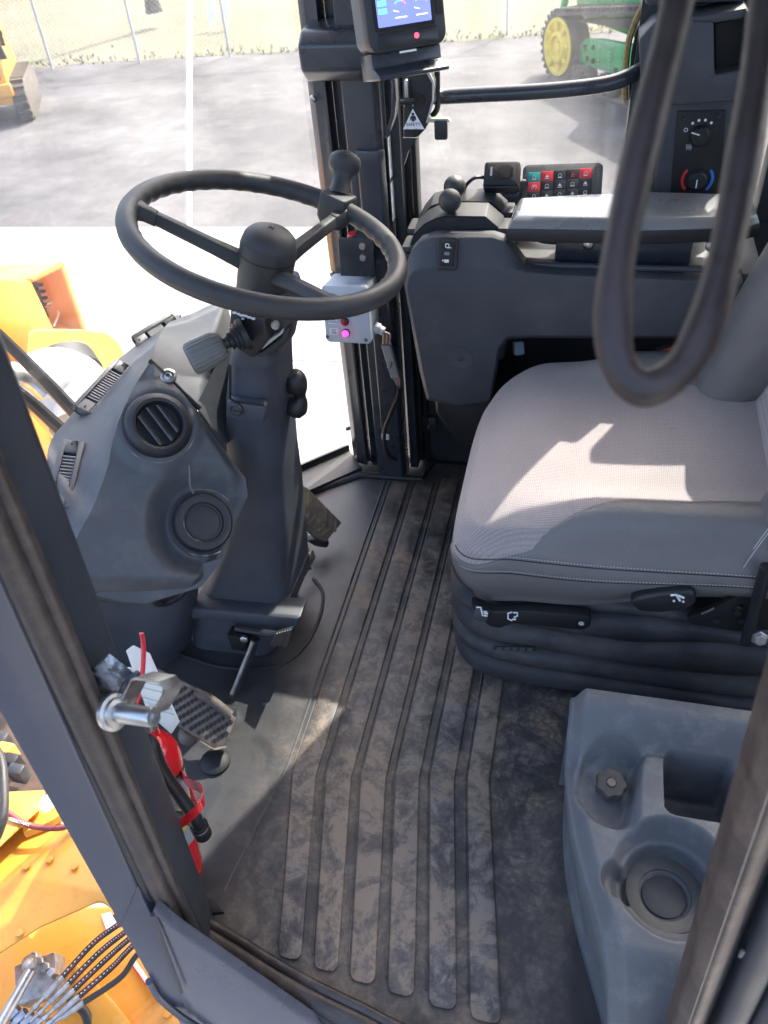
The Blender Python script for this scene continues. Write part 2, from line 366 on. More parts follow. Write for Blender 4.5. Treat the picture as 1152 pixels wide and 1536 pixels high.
# ================================================================== GROUND
GZ = -1.7
struct('asphalt_ground', ([V((-60, -40, GZ)), V((60, -40, GZ)), V((60, 60, GZ)), V((-60, 60, GZ))], [(0, 1, 2, 3)]), MAS)
a, b = P(0, 103, z=GZ), P(800, 55, z=GZ); dr = (b-a).normalized(); ln = lambda x: a+dr*((x-a.x)/dr.x)
ge = []
for i in range(141):
    x = -40+80*i/140; q = ln(x); q.y += .25*mn.noise(V((x*1.3, 0, 0)))+.15*mn.noise(V((x*5, 3, 0))); q.z = GZ+.006; ge.append(q)
struct('grass_field', (ge+[V((q.x*3, 110, GZ+.006+1.2)) for q in ge], [(i, i+1, i+142, i+141) for i in range(140)]), MGR)
# grass tufts along the edge
vs, fs = [], []
for i in range(420):
    x = random.uniform(-16, 3); q = ln(x); dy = abs(random.gauss(0, .35))-.12
    c = V((x, q.y+dy, GZ+.004+dy*.012)); hgt = random.uniform(.03, .085)*(1.2 if dy < .5 else .7)
    for k in range(3):
        an = random.uniform(0, 2*pi); k0 = len(vs)
        t_ = V((cos(an), sin(an), 0)); vs += [c-t_*.012, c+t_*.012, c+V((random.uniform(-.05, .05), random.uniform(-.05, .05), hgt))]; fs.append((k0, k0+1, k0+2))
g = O('grass_tufts', (vs, fs), MGT, weld=False, flat=True); g['kind'] = 'stuff'; 
# concrete pad of separate slabs
pa, pb = P(0, 343, z=GZ), P(450, 343, z=GZ); pd = (pb-pa).normalized(); pn = V((pd.y, -pd.x, 0))
pad = struct('concrete_pad', loft([[pa+pd*i+pn*j+Z1*k for i, j in ((-12, .02), (16, .02), (16, 12), (-12, 12))] for k in (-.1, .002)]), MBK)
s0 = None
for i in range(-4, 5):
    for j in range(0, 4):
        c = pa+pd*(i*2.5+4.1)+pn*(j*2.5+1.25)+Z1*.003
        if s0 is None: s0 = O('slab', box(c, (2.488, 2.488, .03), (pd, pn, Z1)), MCO, pad); c0 = c
        else: copy_part(s0, pad, c-c0)
# ================================================================== FENCE
fn = E('chain_link_fence', 'pale chain-link fence with thin grey posts at the edge of the asphalt', 'fence', ln(-6.3))
fp = [P(79, 104, z=GZ), P(210, 94, z=GZ), P(345, 84, z=GZ)]
st = (fp[2]-fp[0])/2
allp = [fp[0]-st*k for k in range(5, 0, -1)]+fp+[fp[2]+st*k for k in range(1, 7)]
p0o = O('post', lathe([(.022, 0), (.022, 1.95), (.034, 1.95), (.02, 2.02)], allp[0], Z1, 10), MGL, fn)
for q in allp[1:]: copy_part(p0o, fn, q-allp[0])
O('top_rail', cyl(allp[0]+Z1*1.93, allp[-1]+Z1*1.93, .02, 8), MGL, fn)
vs, fs = [], []; A0, ux = allp[0], (allp[-1]-allp[0]); LN = ux.length; ux.normalize()
Hh = 1.88; s = 0.
def wire(a, b):
    k = len(vs); d = (b-a).normalized(); o1 = d.cross(Y1)  .normalized()*.0010
    for q in (a, b): vs.extend([q+o1, q-o1*.5+Y1*.0013, q-o1*.5-Y1*.0013])
    fs.extend([(k, k+1, k+4, k+3), (k+1, k+2, k+5, k+4), (k+2, k, k+3, k+5)])
while s < LN:
    for sg in (1, -1):
        e = s+sg*Hh; t0, t1 = 0., 1.
        if e < 0 or e > LN: continue
        wire(A0+ux*s+Z1*.03, A0+ux*e+Z1*(.03+Hh))
    s += .085
o = O('chain_mesh', (vs, fs), MGL, fn, weld=False); o['kind'] = 'stuff'
# tree trunk and white stand beyond the fence
q = P(228, 10, z=GZ+.4)
tr = E('tree', 'dark tree trunk rising from the grass beyond the fence', 'tree', q)
O('trunk', lathe([(.17, -.1), (.11, .3), (.09, 1.), (.085, 3.4), (.07, 5)], q, Z1, 14, rf=lambda a_: 1+.12*sin(3*a_)+.08*sin(7*a_)), mat('bark', (.045, .04, .035), .9, var=.3, bump=.6, bs=25, bdist=.03), tr)
vs, fs = [], []
for i in range(420):
    d_ = V((random.gauss(0, 1), random.gauss(0, 1), random.gauss(0, 1))).normalized(); r_ = 2.6*random.random()**.4
    c = q+Z1*6.5+V((d_.x*r_*1.2, d_.y*r_*1.2, d_.z*r_*.9))*(1+.35*mn.noise(d_*2)); e1 = V((random.gauss(0, 1), random.gauss(0, 1), random.gauss(0, 1))).normalized(); e2 = e1.orthogonal()
    k = len(vs); vs += [c-e1*.13, c+e2*.08, c+e1*.13, c-e2*.08]; fs.append((k, k+1, k+2, k+3))
O('crown', (vs, fs), mat('leaves', (.05, .09, .03), .6, var=.4, vs=3, bump=0), tr, weld=False, flat=True)
q = P(330, 44, z=GZ+.06); aw = .62
st_ = E('yard_stand', 'small white A-frame stand on the grass beyond the fence', 'stand', q)
for i, dx in enumerate((-.22, .06)):
    c = q+V((dx, 0, 0))
    O('panel', prism([c+V((0, 0, .16)), c+V((.15, .06, .16)), c+V((.12, .16, aw)), c+V((.05, .16, aw+.03))], (0, .03, 0)), MWP, st_)
    for k in (.02, .13): O('leg', cyl(c+V((k, 0, 0)), c+V((k, .1, .4)), .012, 6), MWP, st_)
O('crossbar', cyl(q+V((-.1, .05, .3)), q+V((.12, .05, .3)), .012, 6), MWP, st_)
# ================================================================== SKID STEER (left edge)
q = P(52, 182, z=GZ)
sk = E('track_loader', 'yellow compact track loader with wide rubber tracks parked at the left edge of the asphalt', 'loader', q)
def stadium(r, l, n=10): return [(-l/2+r*cos(pi/2+pi*i/n), r+r*sin(pi/2+pi*i/n)) for i in range(n+1)]+[(l/2+r*cos(-pi/2+pi*i/n), r+r*sin(-pi/2+pi*i/n)) for i in range(n+1)]
fx = V((.45, -.89, 0)).normalized(); sx_ = V((.89, .45, 0)).normalized()  # forward, right side
for sgn in (0, -1.5):
    c = q+sx_*(sgn*1.05+.02)-fx*.95
    t_ = O('track', loft([[c+fx*a_+Z1*b_+sx_*k for a_, b_ in stadium(.36, 1.3)] for k in (-.27, -.0)]), MTB, sk, bevel=.03)
    vv = [box(c+fx*(-.65+.145*i)+Z1*.735-sx_*.135, (.06, .25, .05), (fx, sx_, Z1)) for i in range(10)]+[box(c+fx*(.65+.375*cos(a_))+Z1*(.36+.375*sin(a_))-sx_*.135, (.05, .25, .07), plane_ax(V((fx.x*cos(a_), fx.y*cos(a_), sin(a_))), sx_.cross(V((fx.x*cos(a_), fx.y*cos(a_), sin(a_)))))) for a_ in (-1.2, -.8, -.4, 0, .4, .8, 1.2)]
    O('tread_lugs', join(*vv), MTB, t_)
c = q-fx*.85-sx_*.74
O('body', loft([[c+fx*a_*.9+sx_*b_*.5+Z1*k for a_, b_ in ((-1, -1), (1, -1), (1, 1), (-1, 1))] for k in (.35, .8, 1.15)]), MYE, sk, bevel=.05)
O('engine_cover', box(c-fx*.7+Z1*1.3, (.5, .9, .35), (fx, sx_, Z1)), MYE, sk, bevel=.05)
for a_ in (-.35, .75):
    for b_ in (-.45, .45): O('cab_post', box(c+fx*a_+sx_*b_+Z1*1.6, (.09, .07, 1.0), (fx, sx_, Z1)), MBK, sk, bevel=.01)
O('bumper', box(c+fx*.95+Z1*.62, (.12, 1.1, .22), (fx, sx_, Z1)), MYE, sk, bevel=.02)
O('grille', box(c+fx*.91+Z1*.95, (.04, .8, .3), (fx, sx_, Z1)), MBK, sk)
O('cab_roof', box(c+fx*.2+Z1*2.12, (1.2, 1.0, .07), (fx, sx_, Z1)), MBK, sk, bevel=.02)
O('boom_post', prism([c+fx*.8+sx_*a_+Z1*b_ for a_, b_ in ((.38, 1.1), (.62, 1.1), (.42, 2.3), (.22, 2.3))], fx*-.12), MBK, sk, bevel=.01)
O('mirror', lathe([(0, 0), (.09, 0), (.09, .03), (0, .04)], c+fx*.9+sx_*.62+Z1*1.55, fx, 16), MBK, sk)
sk.scale = (.74, .74, .74)
# ================================================================== TRACKED TRACTOR
q = P(826, 121, z=GZ)
bx = V((.56, -.83, 0)).normalized(); bs_ = V((bx.y, -bx.x, 0))   # back along track / outward (to the cab)
if bs_.y > 0: bs_ = -bs_
tk = E('tracked_tractor', 'green farm tractor on rubber tracks with yellow idler wheel, parked on the asphalt', 'tractor', q)
R1, R2, TL = .53, .78, 3.6; w0, w1 = -.1, -.62     # outward offset of the track faces
def trackpath(off):
    o = []; c1, c2 = (0, R1), (TL, R2)
    al = math.asin((R2-R1)/TL)
    for i in range(15): a_ = -pi/2-(pi-al*0)*i/14; o.append((c1[0]+(R1+off)*cos(a_), c1[1]+(R1+off)*sin(a_)))
    for i in range(17): a_ = pi/2+al-(pi+al)*i/16; o.append((c2[0]+(R2+off)*cos(a_), c2[1]+(R2+off)*sin(a_)))
    return o
po, pi_ = trackpath(.05), trackpath(0.)
def tp(a_, b_, k): return q+bx*a_+Z1*(b_+.05)+bs_*k
m_ = len(po); vs = [tp(x_, z_, k) for k in (w0, w1) for ring in (po, pi_) for x_, z_ in ring]; fs = []
for i in range(m_):
    j = (i+1) % m_
    fs += [(i, j, m_+j, m_+i), (2*m_+i, 2*m_+j, 3*m_+j, 3*m_+i), (i, j, 2*m_+j, 2*m_+i), (m_+i, m_+j, 3*m_+j, 3*m_+i)]
trk = O('track', (vs, fs), MTB, tk)
lg = []
for i in range(m_):
    A_, B_ = V(po[i]), V(po[(i+1) % m_]); seg_ = (B_-A_).length; k = max(1, int(seg_/.13))
    for j in range(k):
        c2_ = L(A_, B_, (j+.5)/k); d2 = (B_-A_).normalized(); n2 = V((-d2.y, d2.x))
        X_ = bx*d2.x+Z1*d2.y; N_ = bx*n2.x+Z1*n2.y
        for kk, sh_ in ((-.22, .03), (-.5, -.03)):
            lg.append(box(tp(c2_.x, c2_.y, kk)+N_*.03+X_*sh_, (.06, .24, .07), (X_, bs_, N_)))
O('track_lugs', join(*lg), MTK, trk)
idl = O('idler_wheel', lathe([(.49, -.02), (.50, .0), (.50, .07), (.44, .075), (.40, .03), (.31, .0), (.28, .05), (.26, .10), (.20, .11), (.18, .04), (.10, .03), (.09, .08), (.0, .085)], tp(0, R1, -.16), bs_, 40), MYW, tk)
O('rim_tyre', lathe([(.42, -.35), (R1-.005, -.35), (R1-.005, .05), (.50, .055), (.495, -.01), (.42, -.02)], tp(0, R1, -.16), bs_, 40), MTK, idl)
for i in range(8):
    a_ = 2*pi*i/8+.2; c_ = tp(0, R1, -.10)+(bx*cos(a_)+Z1*sin(a_))*.36
    O('spoke', box(c_, (.14, .07, .06), (bx*cos(a_)+Z1*sin(a_), bx*-sin(a_)+Z1*cos(a_), bs_)), MYW, idl, bevel=.012)
drv = O('drive_wheel', lathe([(.70, -.3), (.70, .05), (.62, .05), (.55, -.02), (.25, -.04), (.22, .06), (.0, .07)], tp(TL, R2, -.16), bs_, 40), MYW, tk)
for x_ in (.66, .93, 1.55, 1.82, 2.4, 2.67):
    ro = O('roller', lathe([(.0, .0), (.18, .0), (.18, .20), (.12, .20), (.10, .16), (.05, .16), (.04, .19), (0, .19)], tp(x_, .17, -.36), bs_, 24), MTK, tk, bevel=.008)
O('undercarriage', prism([tp(a_, b_, -.28) for a_, b_ in ((.55, .30), (1.0, .32), (2.9, .34), (2.95, .62), (2.5, .90), (1.2, .82), (.7, .76), (.5, .62))], bs_*-.15), MGN, tk, bevel=.02)
for a_, b_, r_ in ((.72, .62, .05), (.98, .66, .04), (.82, .45, .045), (1.02, .44, .05), (1.78, .42, .05)):
    O('frame_hole', lathe([(r_, 0), (r_, .02), (r_*.7, .02), (r_*.6, .004), (0, .004)], tp(a_, b_, -.28), bs_, 14), MBK, tk)
gp = O('access_plate', rbox(tp(1.42, .56, -.28), .16, .16, .02, .03, (bx, Z1, bs_)), MGN, tk)
bl = [cyl(tp(1.42+x_, .56+z_, -.26), tp(1.42+x_, .56+z_, -.235), .014, 6) for x_, z_ in [(.19*i/3*1., s_*.19) for i in range(-3, 4) for s_ in (-1, 1)]+[(s_*.19, .19*i/3) for i in range(-2, 3) for s_ in (-1, 1)]]
O('plate_bolts', join(*bl), MGL, tk)
O('upper_frame', prism([tp(a_, b_, -.33) for a_, b_ in ((.35, .98), (2.2, 1.10), (2.3, 1.3), (.4, 1.02))], bs_*-.2), MTB, tk)
O('hood', loft([[tp(a_, b_, k) for a_, b_ in ((-.45, .9), (-.55, 1.4), (-.3, 1.85), (1.4, 2.1), (3.2, 2.1), (3.2, .9), (2.0, .8))] for k in (-.75, -1.5)]), MGN, tk, bevel=.06)
O('front_arm', tube([tp(-.5, 1.35, -.55), tp(-.6, .85, -.5), tp(-.62, .62, -.45)], .07, 8), MGN, tk)
O('front_weight', box(tp(-.66, .55, -.35), (.14, .3, .4), (bx, bs_, Z1)), MTK, tk, bevel=.03)
O('tractor_cab', loft([[tp(a_, b_, k) for a_, b_ in ((1.6, 1.9), (1.9, 3.1), (3.6, 3.1), (3.8, 1.9))] for k in (-.7, -2.)]), MBK, tk, bevel=.05)
O('rear_fender', prism([tp(a_, b_, -.05) for a_, b_ in ((2.7, 1.7), (3.1, 1.95), (4.2, 1.95), (4.6, 1.5), (4.3, 1.5), (4.0, 1.75), (3.2, 1.75))], bs_*-.7), MGN, tk, bevel=.03)

tk.scale = (.71, .71, .71)
# ================================================================== LOADER OUTSIDE: yellow front frame beyond the windscreen
XF = -1.6
lf = E('front_loader', 'bright yellow front frame of the loader seen beyond the windscreen', 'loader', P(90, 560, X=XF)-Z1*.6)
A_ = [P(x, y, X=XF) for x, y in ((-40, 395), (50, 415), (75, 505), (66, 530), (-30, 530), (-60, 470))]
O('lamp_guard', prism([P(x, y, X=XF) for x, y in ((-60, 408), (48, 420), (84, 496), (80, 545), (-20, 545))], (-.3, 0, 0)), MYE, lf, bevel=.012)
O('guard_top', prism([P(x, y, X=XF) for x, y in ((48, 417), (90, 391), (97, 393), (135, 505), (128, 510), (92, 404), (52, 424))], (-.28, .03, -.04)), MYE, lf, bevel=.008)
O('guard_back', prism([P(x, y, X=XF-.22) for x, y in ((50, 424), (94, 400), (134, 512), (84, 520))], (-.02, .0, 0)), MYE, lf)
lb = O('lamp_bracket', prism([P(x, y, X=XF-.12) for x, y in ((50, 423), (74, 422), (78, 440), (84, 443), (82, 458), (86, 470), (70, 478), (62, 450))], (-.03, .0, 0)), MBK, lf, bevel=.004)
for i in range(4): O('grid_bar', cyl(P(54+i*2, 428+i*10, X=XF-.1), P(77+i*2, 425+i*10, X=XF-.1), .006, 6), MDS, lb)
O('lamp_wire', tube([P(68, 458, X=XF-.1), P(82, 454, X=XF-.08), P(88, 470, X=XF-.07), P(80, 490, X=XF-.07)], .004, 6), MWP, lf)
O('guard_gusset', prism([P(x, y, X=XF-.05) for x, y in ((88, 498), (118, 476), (134, 508), (92, 512))], (-.06, .02, 0)), MYE, lf, bevel=.004)
O('fender_plate', loft([[P(x, y, X=X_) for x, y in ((38, 540), (42, 499), (52, 493), (120, 494), (160, 499), (178, 513), (192, 545), (185, 620), (40, 620))] for X_ in (-1.38, -1.42, -1.5)]), MYE, lf, bevel=.02, seg=3)
O('inner_plate', loft([[P(x, y, X=X_) for x, y in ((62, 560), (72, 527), (90, 513), (125, 510), (150, 520), (160, 545), (150, 600), (70, 600))] for X_ in (-1.34, -1.38)]), MYE, lf, bevel=.014, seg=3)
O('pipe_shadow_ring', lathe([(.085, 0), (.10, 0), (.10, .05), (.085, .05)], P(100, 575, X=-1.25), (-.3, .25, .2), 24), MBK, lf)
O('exhaust_pipe', tube([P(58, 585, X=-1.27), P(88, 572, X=-1.24), P(118, 590, X=-1.20), P(128, 640, X=-1.16)], .085, 18), mat('bright_pipe', (.62, .62, .60), .4, .3, bump=.03), lf)
O('chrome_tube', tube([P(-20, 565, X=-1.25), P(30, 562, X=-1.24), P(70, 590, X=-1.2)], .028, 12), MCH, lf)
O('lower_plate', prism([P(x, y, X=-1.2) for x, y in ((-40, 560), (30, 600), (120, 700), (40, 830), (-60, 900))], (-.05, 0, 0)), MYE, lf, bevel=.01)
O('side_frame', prism([P(x, y, X=-1.75) for x, y in ((-60, 520), (70, 520), (150, 600), (120, 760), (-60, 760))], (-.05, 0, 0)), MYE, lf, bevel=.01)
# wiper arms crossing outside the glass
for k, (p_, q_) in enumerate((((-20, 485), (112, 618)), ((5, 570), (92, 645)))):
    wa = E('wiper_arm', ['long black wiper arm rising outside the left glass', 'lower shorter black wiper arm outside the left glass'][k], 'wiper', P(*q_, X=-1.02), 'wiper arms outside the glass')
    a_, b_ = P(*p_, X=-1.02), P(*q_, X=-1.02); ax_ = plane_ax(CAM-a_, b_-a_)
    O('arm', tube([a_, L(a_, b_, .5)+Z1*.006, b_], lambda t: .010+.005*t, 8, sm=True), MBL, wa)
    O('pivot', cyl(L(a_, b_, .93), L(a_, b_, .93)+(CAM-b_).normalized()*.016, .004, 8), mat('amber%d' % k, (.7, .25, .05), .4, bump=0), wa)

# ================================================================== LOADER OUTSIDE: yellow body below the door
yb = E('wheel_loader', 'yellow loader body and fender below the cab door', 'loader', P(100, 1480, z=-.9))
O('fender_top', loft([[P(x, y, z=z_) for x, y in ((-90, 1290), (-20, 1212), (38, 1198), (100, 1240), (180, 1330), (260, 1420), (150, 1352), (60, 1392), (-30, 1450), (-120, 1500))] for z_ in (-.56, -.60)]), MYE, yb, bevel=.012)
O('fender_side', loft([[P(x, y, z=z_) for x, y in ((-120, 1230), (-30, 1190), (70, 1185), (60, 1215), (-20, 1290), (-110, 1330))] for z_ in (-.50, -.55)]), MYE, yb, bevel=.01)
O('deck_plate', loft([[P(x, y, z=z_) for x, y in ((-200, 1370), (40, 1360), (330, 1360), (420, 1600), (-200, 1620))] for z_ in (-.86, -.9)]), MYE, yb, bevel=.01)
O('support_rib', loft([[P(x, y, z=z_) for x, y in ((110, 1440), (170, 1500), (230, 1580), (160, 1600), (118, 1520))] for z_ in (-.80, -.86)]), MYE, yb, bevel=.01)
O('fender_fillet', tube([P(38, 1245, z=-.55), P(75, 1230, z=-.55), P(92, 1218, z=-.55)], .022, 8), MYE, yb)
O('engine_cavity', loft([[P(x, y, z=z_) for x, y in ((-120, 1000), (30, 1060), (75, 1190), (10, 1215), (-120, 1240))] for z_ in (-.75, -.8)]), mat('void_brown', (.05, .03, .02), .7, var=.5, vs=20), yb)  # dark slab: brown machinery and the darkness of the void in one colour
for i in range(4): O('bracket', box(P(4+i*8, 1112+i*16, z=-.66), (.05, .035, .06)), [MDS, MYE, MBK, MDS][i], yb, bevel=.006)
for bx__, by__ in ((40, 1300), (75, 1290), (112, 1300), (30, 1400)): O('fender_bolt', lathe([(.010, 0), (.010, .007), (0, .008)], P(bx__, by__, z=-.556), Z1, 6), MYE, yb)
O('deck_bolt', lathe([(.014, 0), (.014, .012), (0, .014)], P(252, 1520, z=-.86), Z1, 6), MYE, yb)
tagw = O('warning_decal', prism([P(x, y, z=-.855) for x, y in ((152, 1372), (166, 1368), (178, 1386), (160, 1396))], (0, 0, .002)), MWP, yb)
dc = O('instruction_decal', prism([P(x, y, z=-.855) for x, y in ((194, 1442), (202, 1438), (243, 1496), (236, 1502))], (0, 0, .002)), MWP, yb)
O('decal_border', join(*[cyl(P(a_, b_, z=-.852), P(c_, d_, z=-.852), .0018, 4) for a_, b_, c_, d_ in ((194, 1442, 236, 1502), (236, 1502, 243, 1496), (202, 1438, 194, 1442))]), MRE, dc)
MCR = mat('crimp_steel', (.36, .345, .33), .48, .7, var=.3, vs=60, bump=.1)
HS = mat('hose_rubber', (.03, .027, .027), .5, var=.2, bump=.2, bs=300); HR = mat('hose_red', (.45, .05, .05), .5, bump=0); HW = mat('hose_print', (.75, .7, .68), .5, bump=0)
ends = [((184, 1382), (140, 1415), (88, 1472)), ((190, 1396), (150, 1428), (97, 1481)), ((194, 1408), (158, 1440), (105, 1490)), ((198, 1420), (167, 1452), (112, 1500)), ((206, 1432), (180, 1467), (119, 1508))]
lab = ['topmost of the five black hoses beside the doorway, printed in white and red', 'second printed hose from the top of the five beside the doorway', 'middle printed hose of the five beside the doorway', 'fourth printed hose from the top beside the doorway', 'lowest and plain black hose of the five beside the doorway']
for i, e in enumerate(ends):
    zz = -.66-.01*i
    pts = [P(e[0][0]+45, e[0][1]-38, z=zz)]+[P(*p_, z=zz) for p_ in e]
    h = E('hydraulic_hose', lab[i], 'hose', pts[-1], 'hydraulic hoses below the door')
    O('hose', tube(pts, .0072, 10, 8), HS, h)
    if i < 4:
        cp = catmull(pts, 22); up_ = (CAM-pts[2]).normalized()
        sd_ = (pts[3]-pts[1]).normalized().cross(up_)
        for dd, mm in ((.002, HR), (.0035, HW)):
            vv = []
            for k in range(2, len(cp)-2, 2 if mm is HW else 1):
                if mm is HR and (k//5) % 3 == 0: continue
                a_, b_ = cp[k], L(cp[k], cp[k+1], .8); o_ = up_*(.0070)+sd_*(.0012 if mm is HW else -.002)
                vv.append(quad4(a_+o_, b_+o_, b_+o_+sd_*.0022, a_+o_+sd_*.0022))
            O('printed_line', join(*vv), mm, h, solid=.0004, flat=True)['kind'] = 'stuff'
    d_ = (pts[-1]-pts[-2]).normalized()
    f0 = pts[-1]
    O('crimp_sleeve', lathe([(.0070, -.012), (.0078, -.008), (.0078, .040), (.006, .043)], f0-d_*.0, d_, 10), MCR, h, flat=False)
    O('hose_fitting', lathe([(.0045, .04), (.0045, .060), (.0070, .060), (.0070, .072), (.0045, .073), (.004, .095)], f0, d_, 6), MBS, h)
mb = E('valve_block', 'grimy steel valve block where the hydraulic hoses end', 'valve', P(60, 1480, z=-.8))
O('block', box(P(62, 1470, z=-.73), (.10, .09, .08), plane_ax((.1, -.2, 1), (1, .6, 0))), MCR, mb, bevel=.006)
for i in range(4): O('port_bolt', lathe([(.012, 0), (.012, .03), (.009, .033), (0, .033)], P(56+i*9, 1437+i*8, z=-.70), (.1, -.2, 1), 6), MBS, mb)
O('lower_fittings', join(*[lathe([(.012, 0), (.012, .03), (.008, .03), (.008, .06)], P(28+i*11, 1512+i*5, z=-.74), (-.4, -.5, -.2), 6) for i in range(4)]), MBS, mb)
rd = E('cylinder_rod', 'bright steel cylinder rod below the doorway at the lower left', 'rod', P(10, 1530, z=-.7))
O('rod', cyl(P(-30, 1590, z=-.62), P(46, 1456, z=-.62), .0125, 16), MCH, rd)
O('rod_end', lathe([(.0, 0), (.014, 0), (.017, .006), (.017, .025), (.012, .028), (0, .028)], P(44, 1450, z=-.64), (.3, .2, 1), 14), MCR, rd)
h = E('red_hose', 'dark red hose with white print curving over the yellow fender', 'hose', P(40, 1230, z=-.5))
hp = [P(-30, 1190, z=-.46), P(8, 1216, z=-.48), P(45, 1238, z=-.5), P(90, 1242, z=-.52), P(120, 1230, z=-.56)]
O('hose', tube(hp, .0075, 10, 8), mat('dark_red_rubber', (.20, .035, .04), .5, bump=.1), h)
ax_ = plane_ax(CAM-hp[2], hp[3]-hp[1])
text('lettering', 'RESISTANT  XH 6', .011, hp[2]+ax_[2]*.0078-ax_[0]*.012, plane_ax(CAM-hp[2], (hp[3]-hp[1])), MWP, h)
h = E('black_hose', 'thick black hose curving along the left edge beside the fender', 'hose', P(3, 1200, z=-.4))
O('hose', tube([P(-40, 1090, z=-.35), P(-2, 1130, z=-.35), P(6, 1180, z=-.36), P(4, 1230, z=-.38), P(-14, 1275, z=-.40)], .011, 12, 8), HS, h)
O('deck_hose', tube([P(105, 1500, z=-.80), P(128, 1520, z=-.80), P(138, 1560, z=-.82)], .012, 10), HS, h)

# ================================================================== CAB SHELL
struct('cab_floor', loft([[V(p_)+Z1*k for p_ in ((-.98, .80, 0), (-.62, .50, 0), (-.56, .45, 0), (-.29, .345, 0), (.9, .345, 0), (.9, 1.76, 0), (-.56, 1.76, 0), (-.70, 1.62, 0), (-.95, 1.3, 0))] for k in (-.06, -.004)]), MBK)
rf = E('cab_roof', 'cab roof panel with grey headliner above the seat', 'roof', (-.1, 1.1, 1.69))
O('roof_panel', bb(-1.02, 1.0, .40, 1.84, 1.74, 1.82), MPI, rf, bevel=.02)
O('headliner', bb(-.98, .96, .43, 1.80, 1.69, 1.738), MLI, rf, bevel=.01)
rw = E('rear_wall', 'dark rear wall of the cab behind the seat', 'wall', (.9, 1.1, 0))
O('lower_panel', bb(.86, .92, .42, 1.78, 0, .75), MC, rw)
O('rear_glass', bb(.885, .89, .42, 1.78, .75, 1.69), MG2, rw)
sw = E('right_wall', 'dark lower wall of the cab behind the side console', 'wall', (.2, 1.77, 0))
O('wall_panel', bb(-.40, .9, 1.765, 1.80, -.02, .70), mat('wall_dark', (.02, .021, .025), .7), sw)
O('bolt_plate', bb(-.385, -.335, 1.752, 1.765, .42, .56), MBL, sw, bevel=.004)
O('latch_plate', bb(-.40, -.345, 1.745, 1.764, .10, .15), MDS, sw, bevel=.004)
O('wall_bolt', lathe([(.007, 0), (.007, .008), (0, .009)], V((-.37, 1.745, .125)), (0, -1, 0), 6), MBS, sw)
O('hatch_frame', tube([V((-.39, 1.758, .66)), V((-.335, 1.758, .66)), V((-.335, 1.758, .60))], .006, 6, sm=False), MBS, sw)
# glass
def hit(px, py, poly):
    for i in range(len(poly)-1):
        a_, b_ = poly[i], poly[i+1]; n_ = V((b_.y-a_.y, a_.x-b_.x, 0)); q_ = ray(px, py); dn = q_.dot(n_)
        if abs(dn) < 1e-6: continue
        p_ = CAM+q_*((a_-CAM).dot(n_)/dn); t_ = (p_-a_).dot(b_-a_)/(b_-a_).length_squared
        if -.001 <= t_ <= 1.001 and (p_-CAM).dot(fw) > 0: return p_
WP = catmull([V((-.90, .42, 0)), V((-.94, .66, 0)), V((-.955, .90, 0)), V((-.96, 1.12, 0)), V((-.93, 1.34, 0)), V((-.80, 1.53, 0)), V((-.60, 1.735, 0))], 5)
sa, sb = hit(285, -40, WP), hit(284, 470, WP)
ws = E('windscreen', 'curved clear front windscreen with a pale vertical joint between its panes', 'windscreen', (-.9, 1.2, .04))
def wpane(a_, b_, z0, z1):
    pts = WP[a_:b_+1]; return loft([[p_+Z1*z0 for p_ in pts], [p_+Z1*z1 for p_ in pts]], cap=False, close=False)
WP = [p_ for p_ in WP if p_.y > .80]
ks = min(range(len(WP)), key=lambda i: (WP[i]-V((sa.x, sa.y, 0))).length)
O('pane', wpane(0, ks, .045, 1.69), MG1, ws); O('pane', wpane(ks, len(WP)-1, .045, 1.69), MG1, ws)
jw = (CAM-sa).normalized()*.006
d_ = (sa-sb); O('joint', loft([[sb+jw+c_ for c_ in (rt*-.0055, rt*.0055, rt*.0055-jw*.5, rt*-.0055-jw*.5)], [sb+d_*.62+jw+c_ for c_ in (rt*-.0055, rt*.0055, rt*.0055-jw*.5, rt*-.0055-jw*.5)], [sb+d_*1.3+jw+c_ for c_ in (rt*-.0055, rt*.0055, rt*.0055-jw*.5, rt*-.0055-jw*.5)]]), MJT, ws)
so_ = WP[6:]; 
O('sill', loft([[p_+V((0, 0, z_))+(V((.02, .95, 0))-p_).normalized()*i_ for p_ in WP] for i_, z_ in ((-.02, -.03), (-.02, .034), (.004, .036), (.006, .028), (.085, .022), (.09, -.01))], cap=False, close=False), MBL, ws)
O('black_border', loft([[p_+Z1*z_+(V((.02, .95, 0))-p_).normalized()*.004 for p_ in WP] for z_ in (.034, .048)], cap=False, close=False), MBK, ws)
# edge band along the dash (black printed edge of the glass)
sg = E('side_window', 'clear right side window of the cab above the console', 'window', (-.1, 1.8, .7))
O('pane', bb(-.37, .06, 1.785, 1.789, .70, 1.69), MG2, sg); O('rear_pane', bb(.245, .86, 1.785, 1.789, .70, 1.69), MG2, sg)
fr_ = []
cp = [P(x, y, Y=1.775) for x, y in ((944, 150), (944, 120), (947, 80), (953, 50), (968, 15), (990, -15), (1030, -40))]
for i in range(len(cp)-1): fr_.append(quad4(cp[i], cp[i+1], cp[i+1]+V((.25, 0, .02)), cp[i]+V((.25, 0, 0))))
O('black_border', join(*fr_), MBK, sg, solid=.004)
O('border_dots', tube([p_+V((-.008, -.001, 0)) for p_ in cp], .006, 6), mat('amber_seal', (.34, .25, .10), .6, vs=400, var=.5, bump=0), sg)
gr = tag(O('exterior_rail', tube([P(607, 215, Y=2.0), P(612, 262, Y=2.0), P(620, 330, Y=2.0), P(628, 400, Y=2.0)], .017, 12), MLG), 'light grey grab tube standing outside the right side window', 'rail')

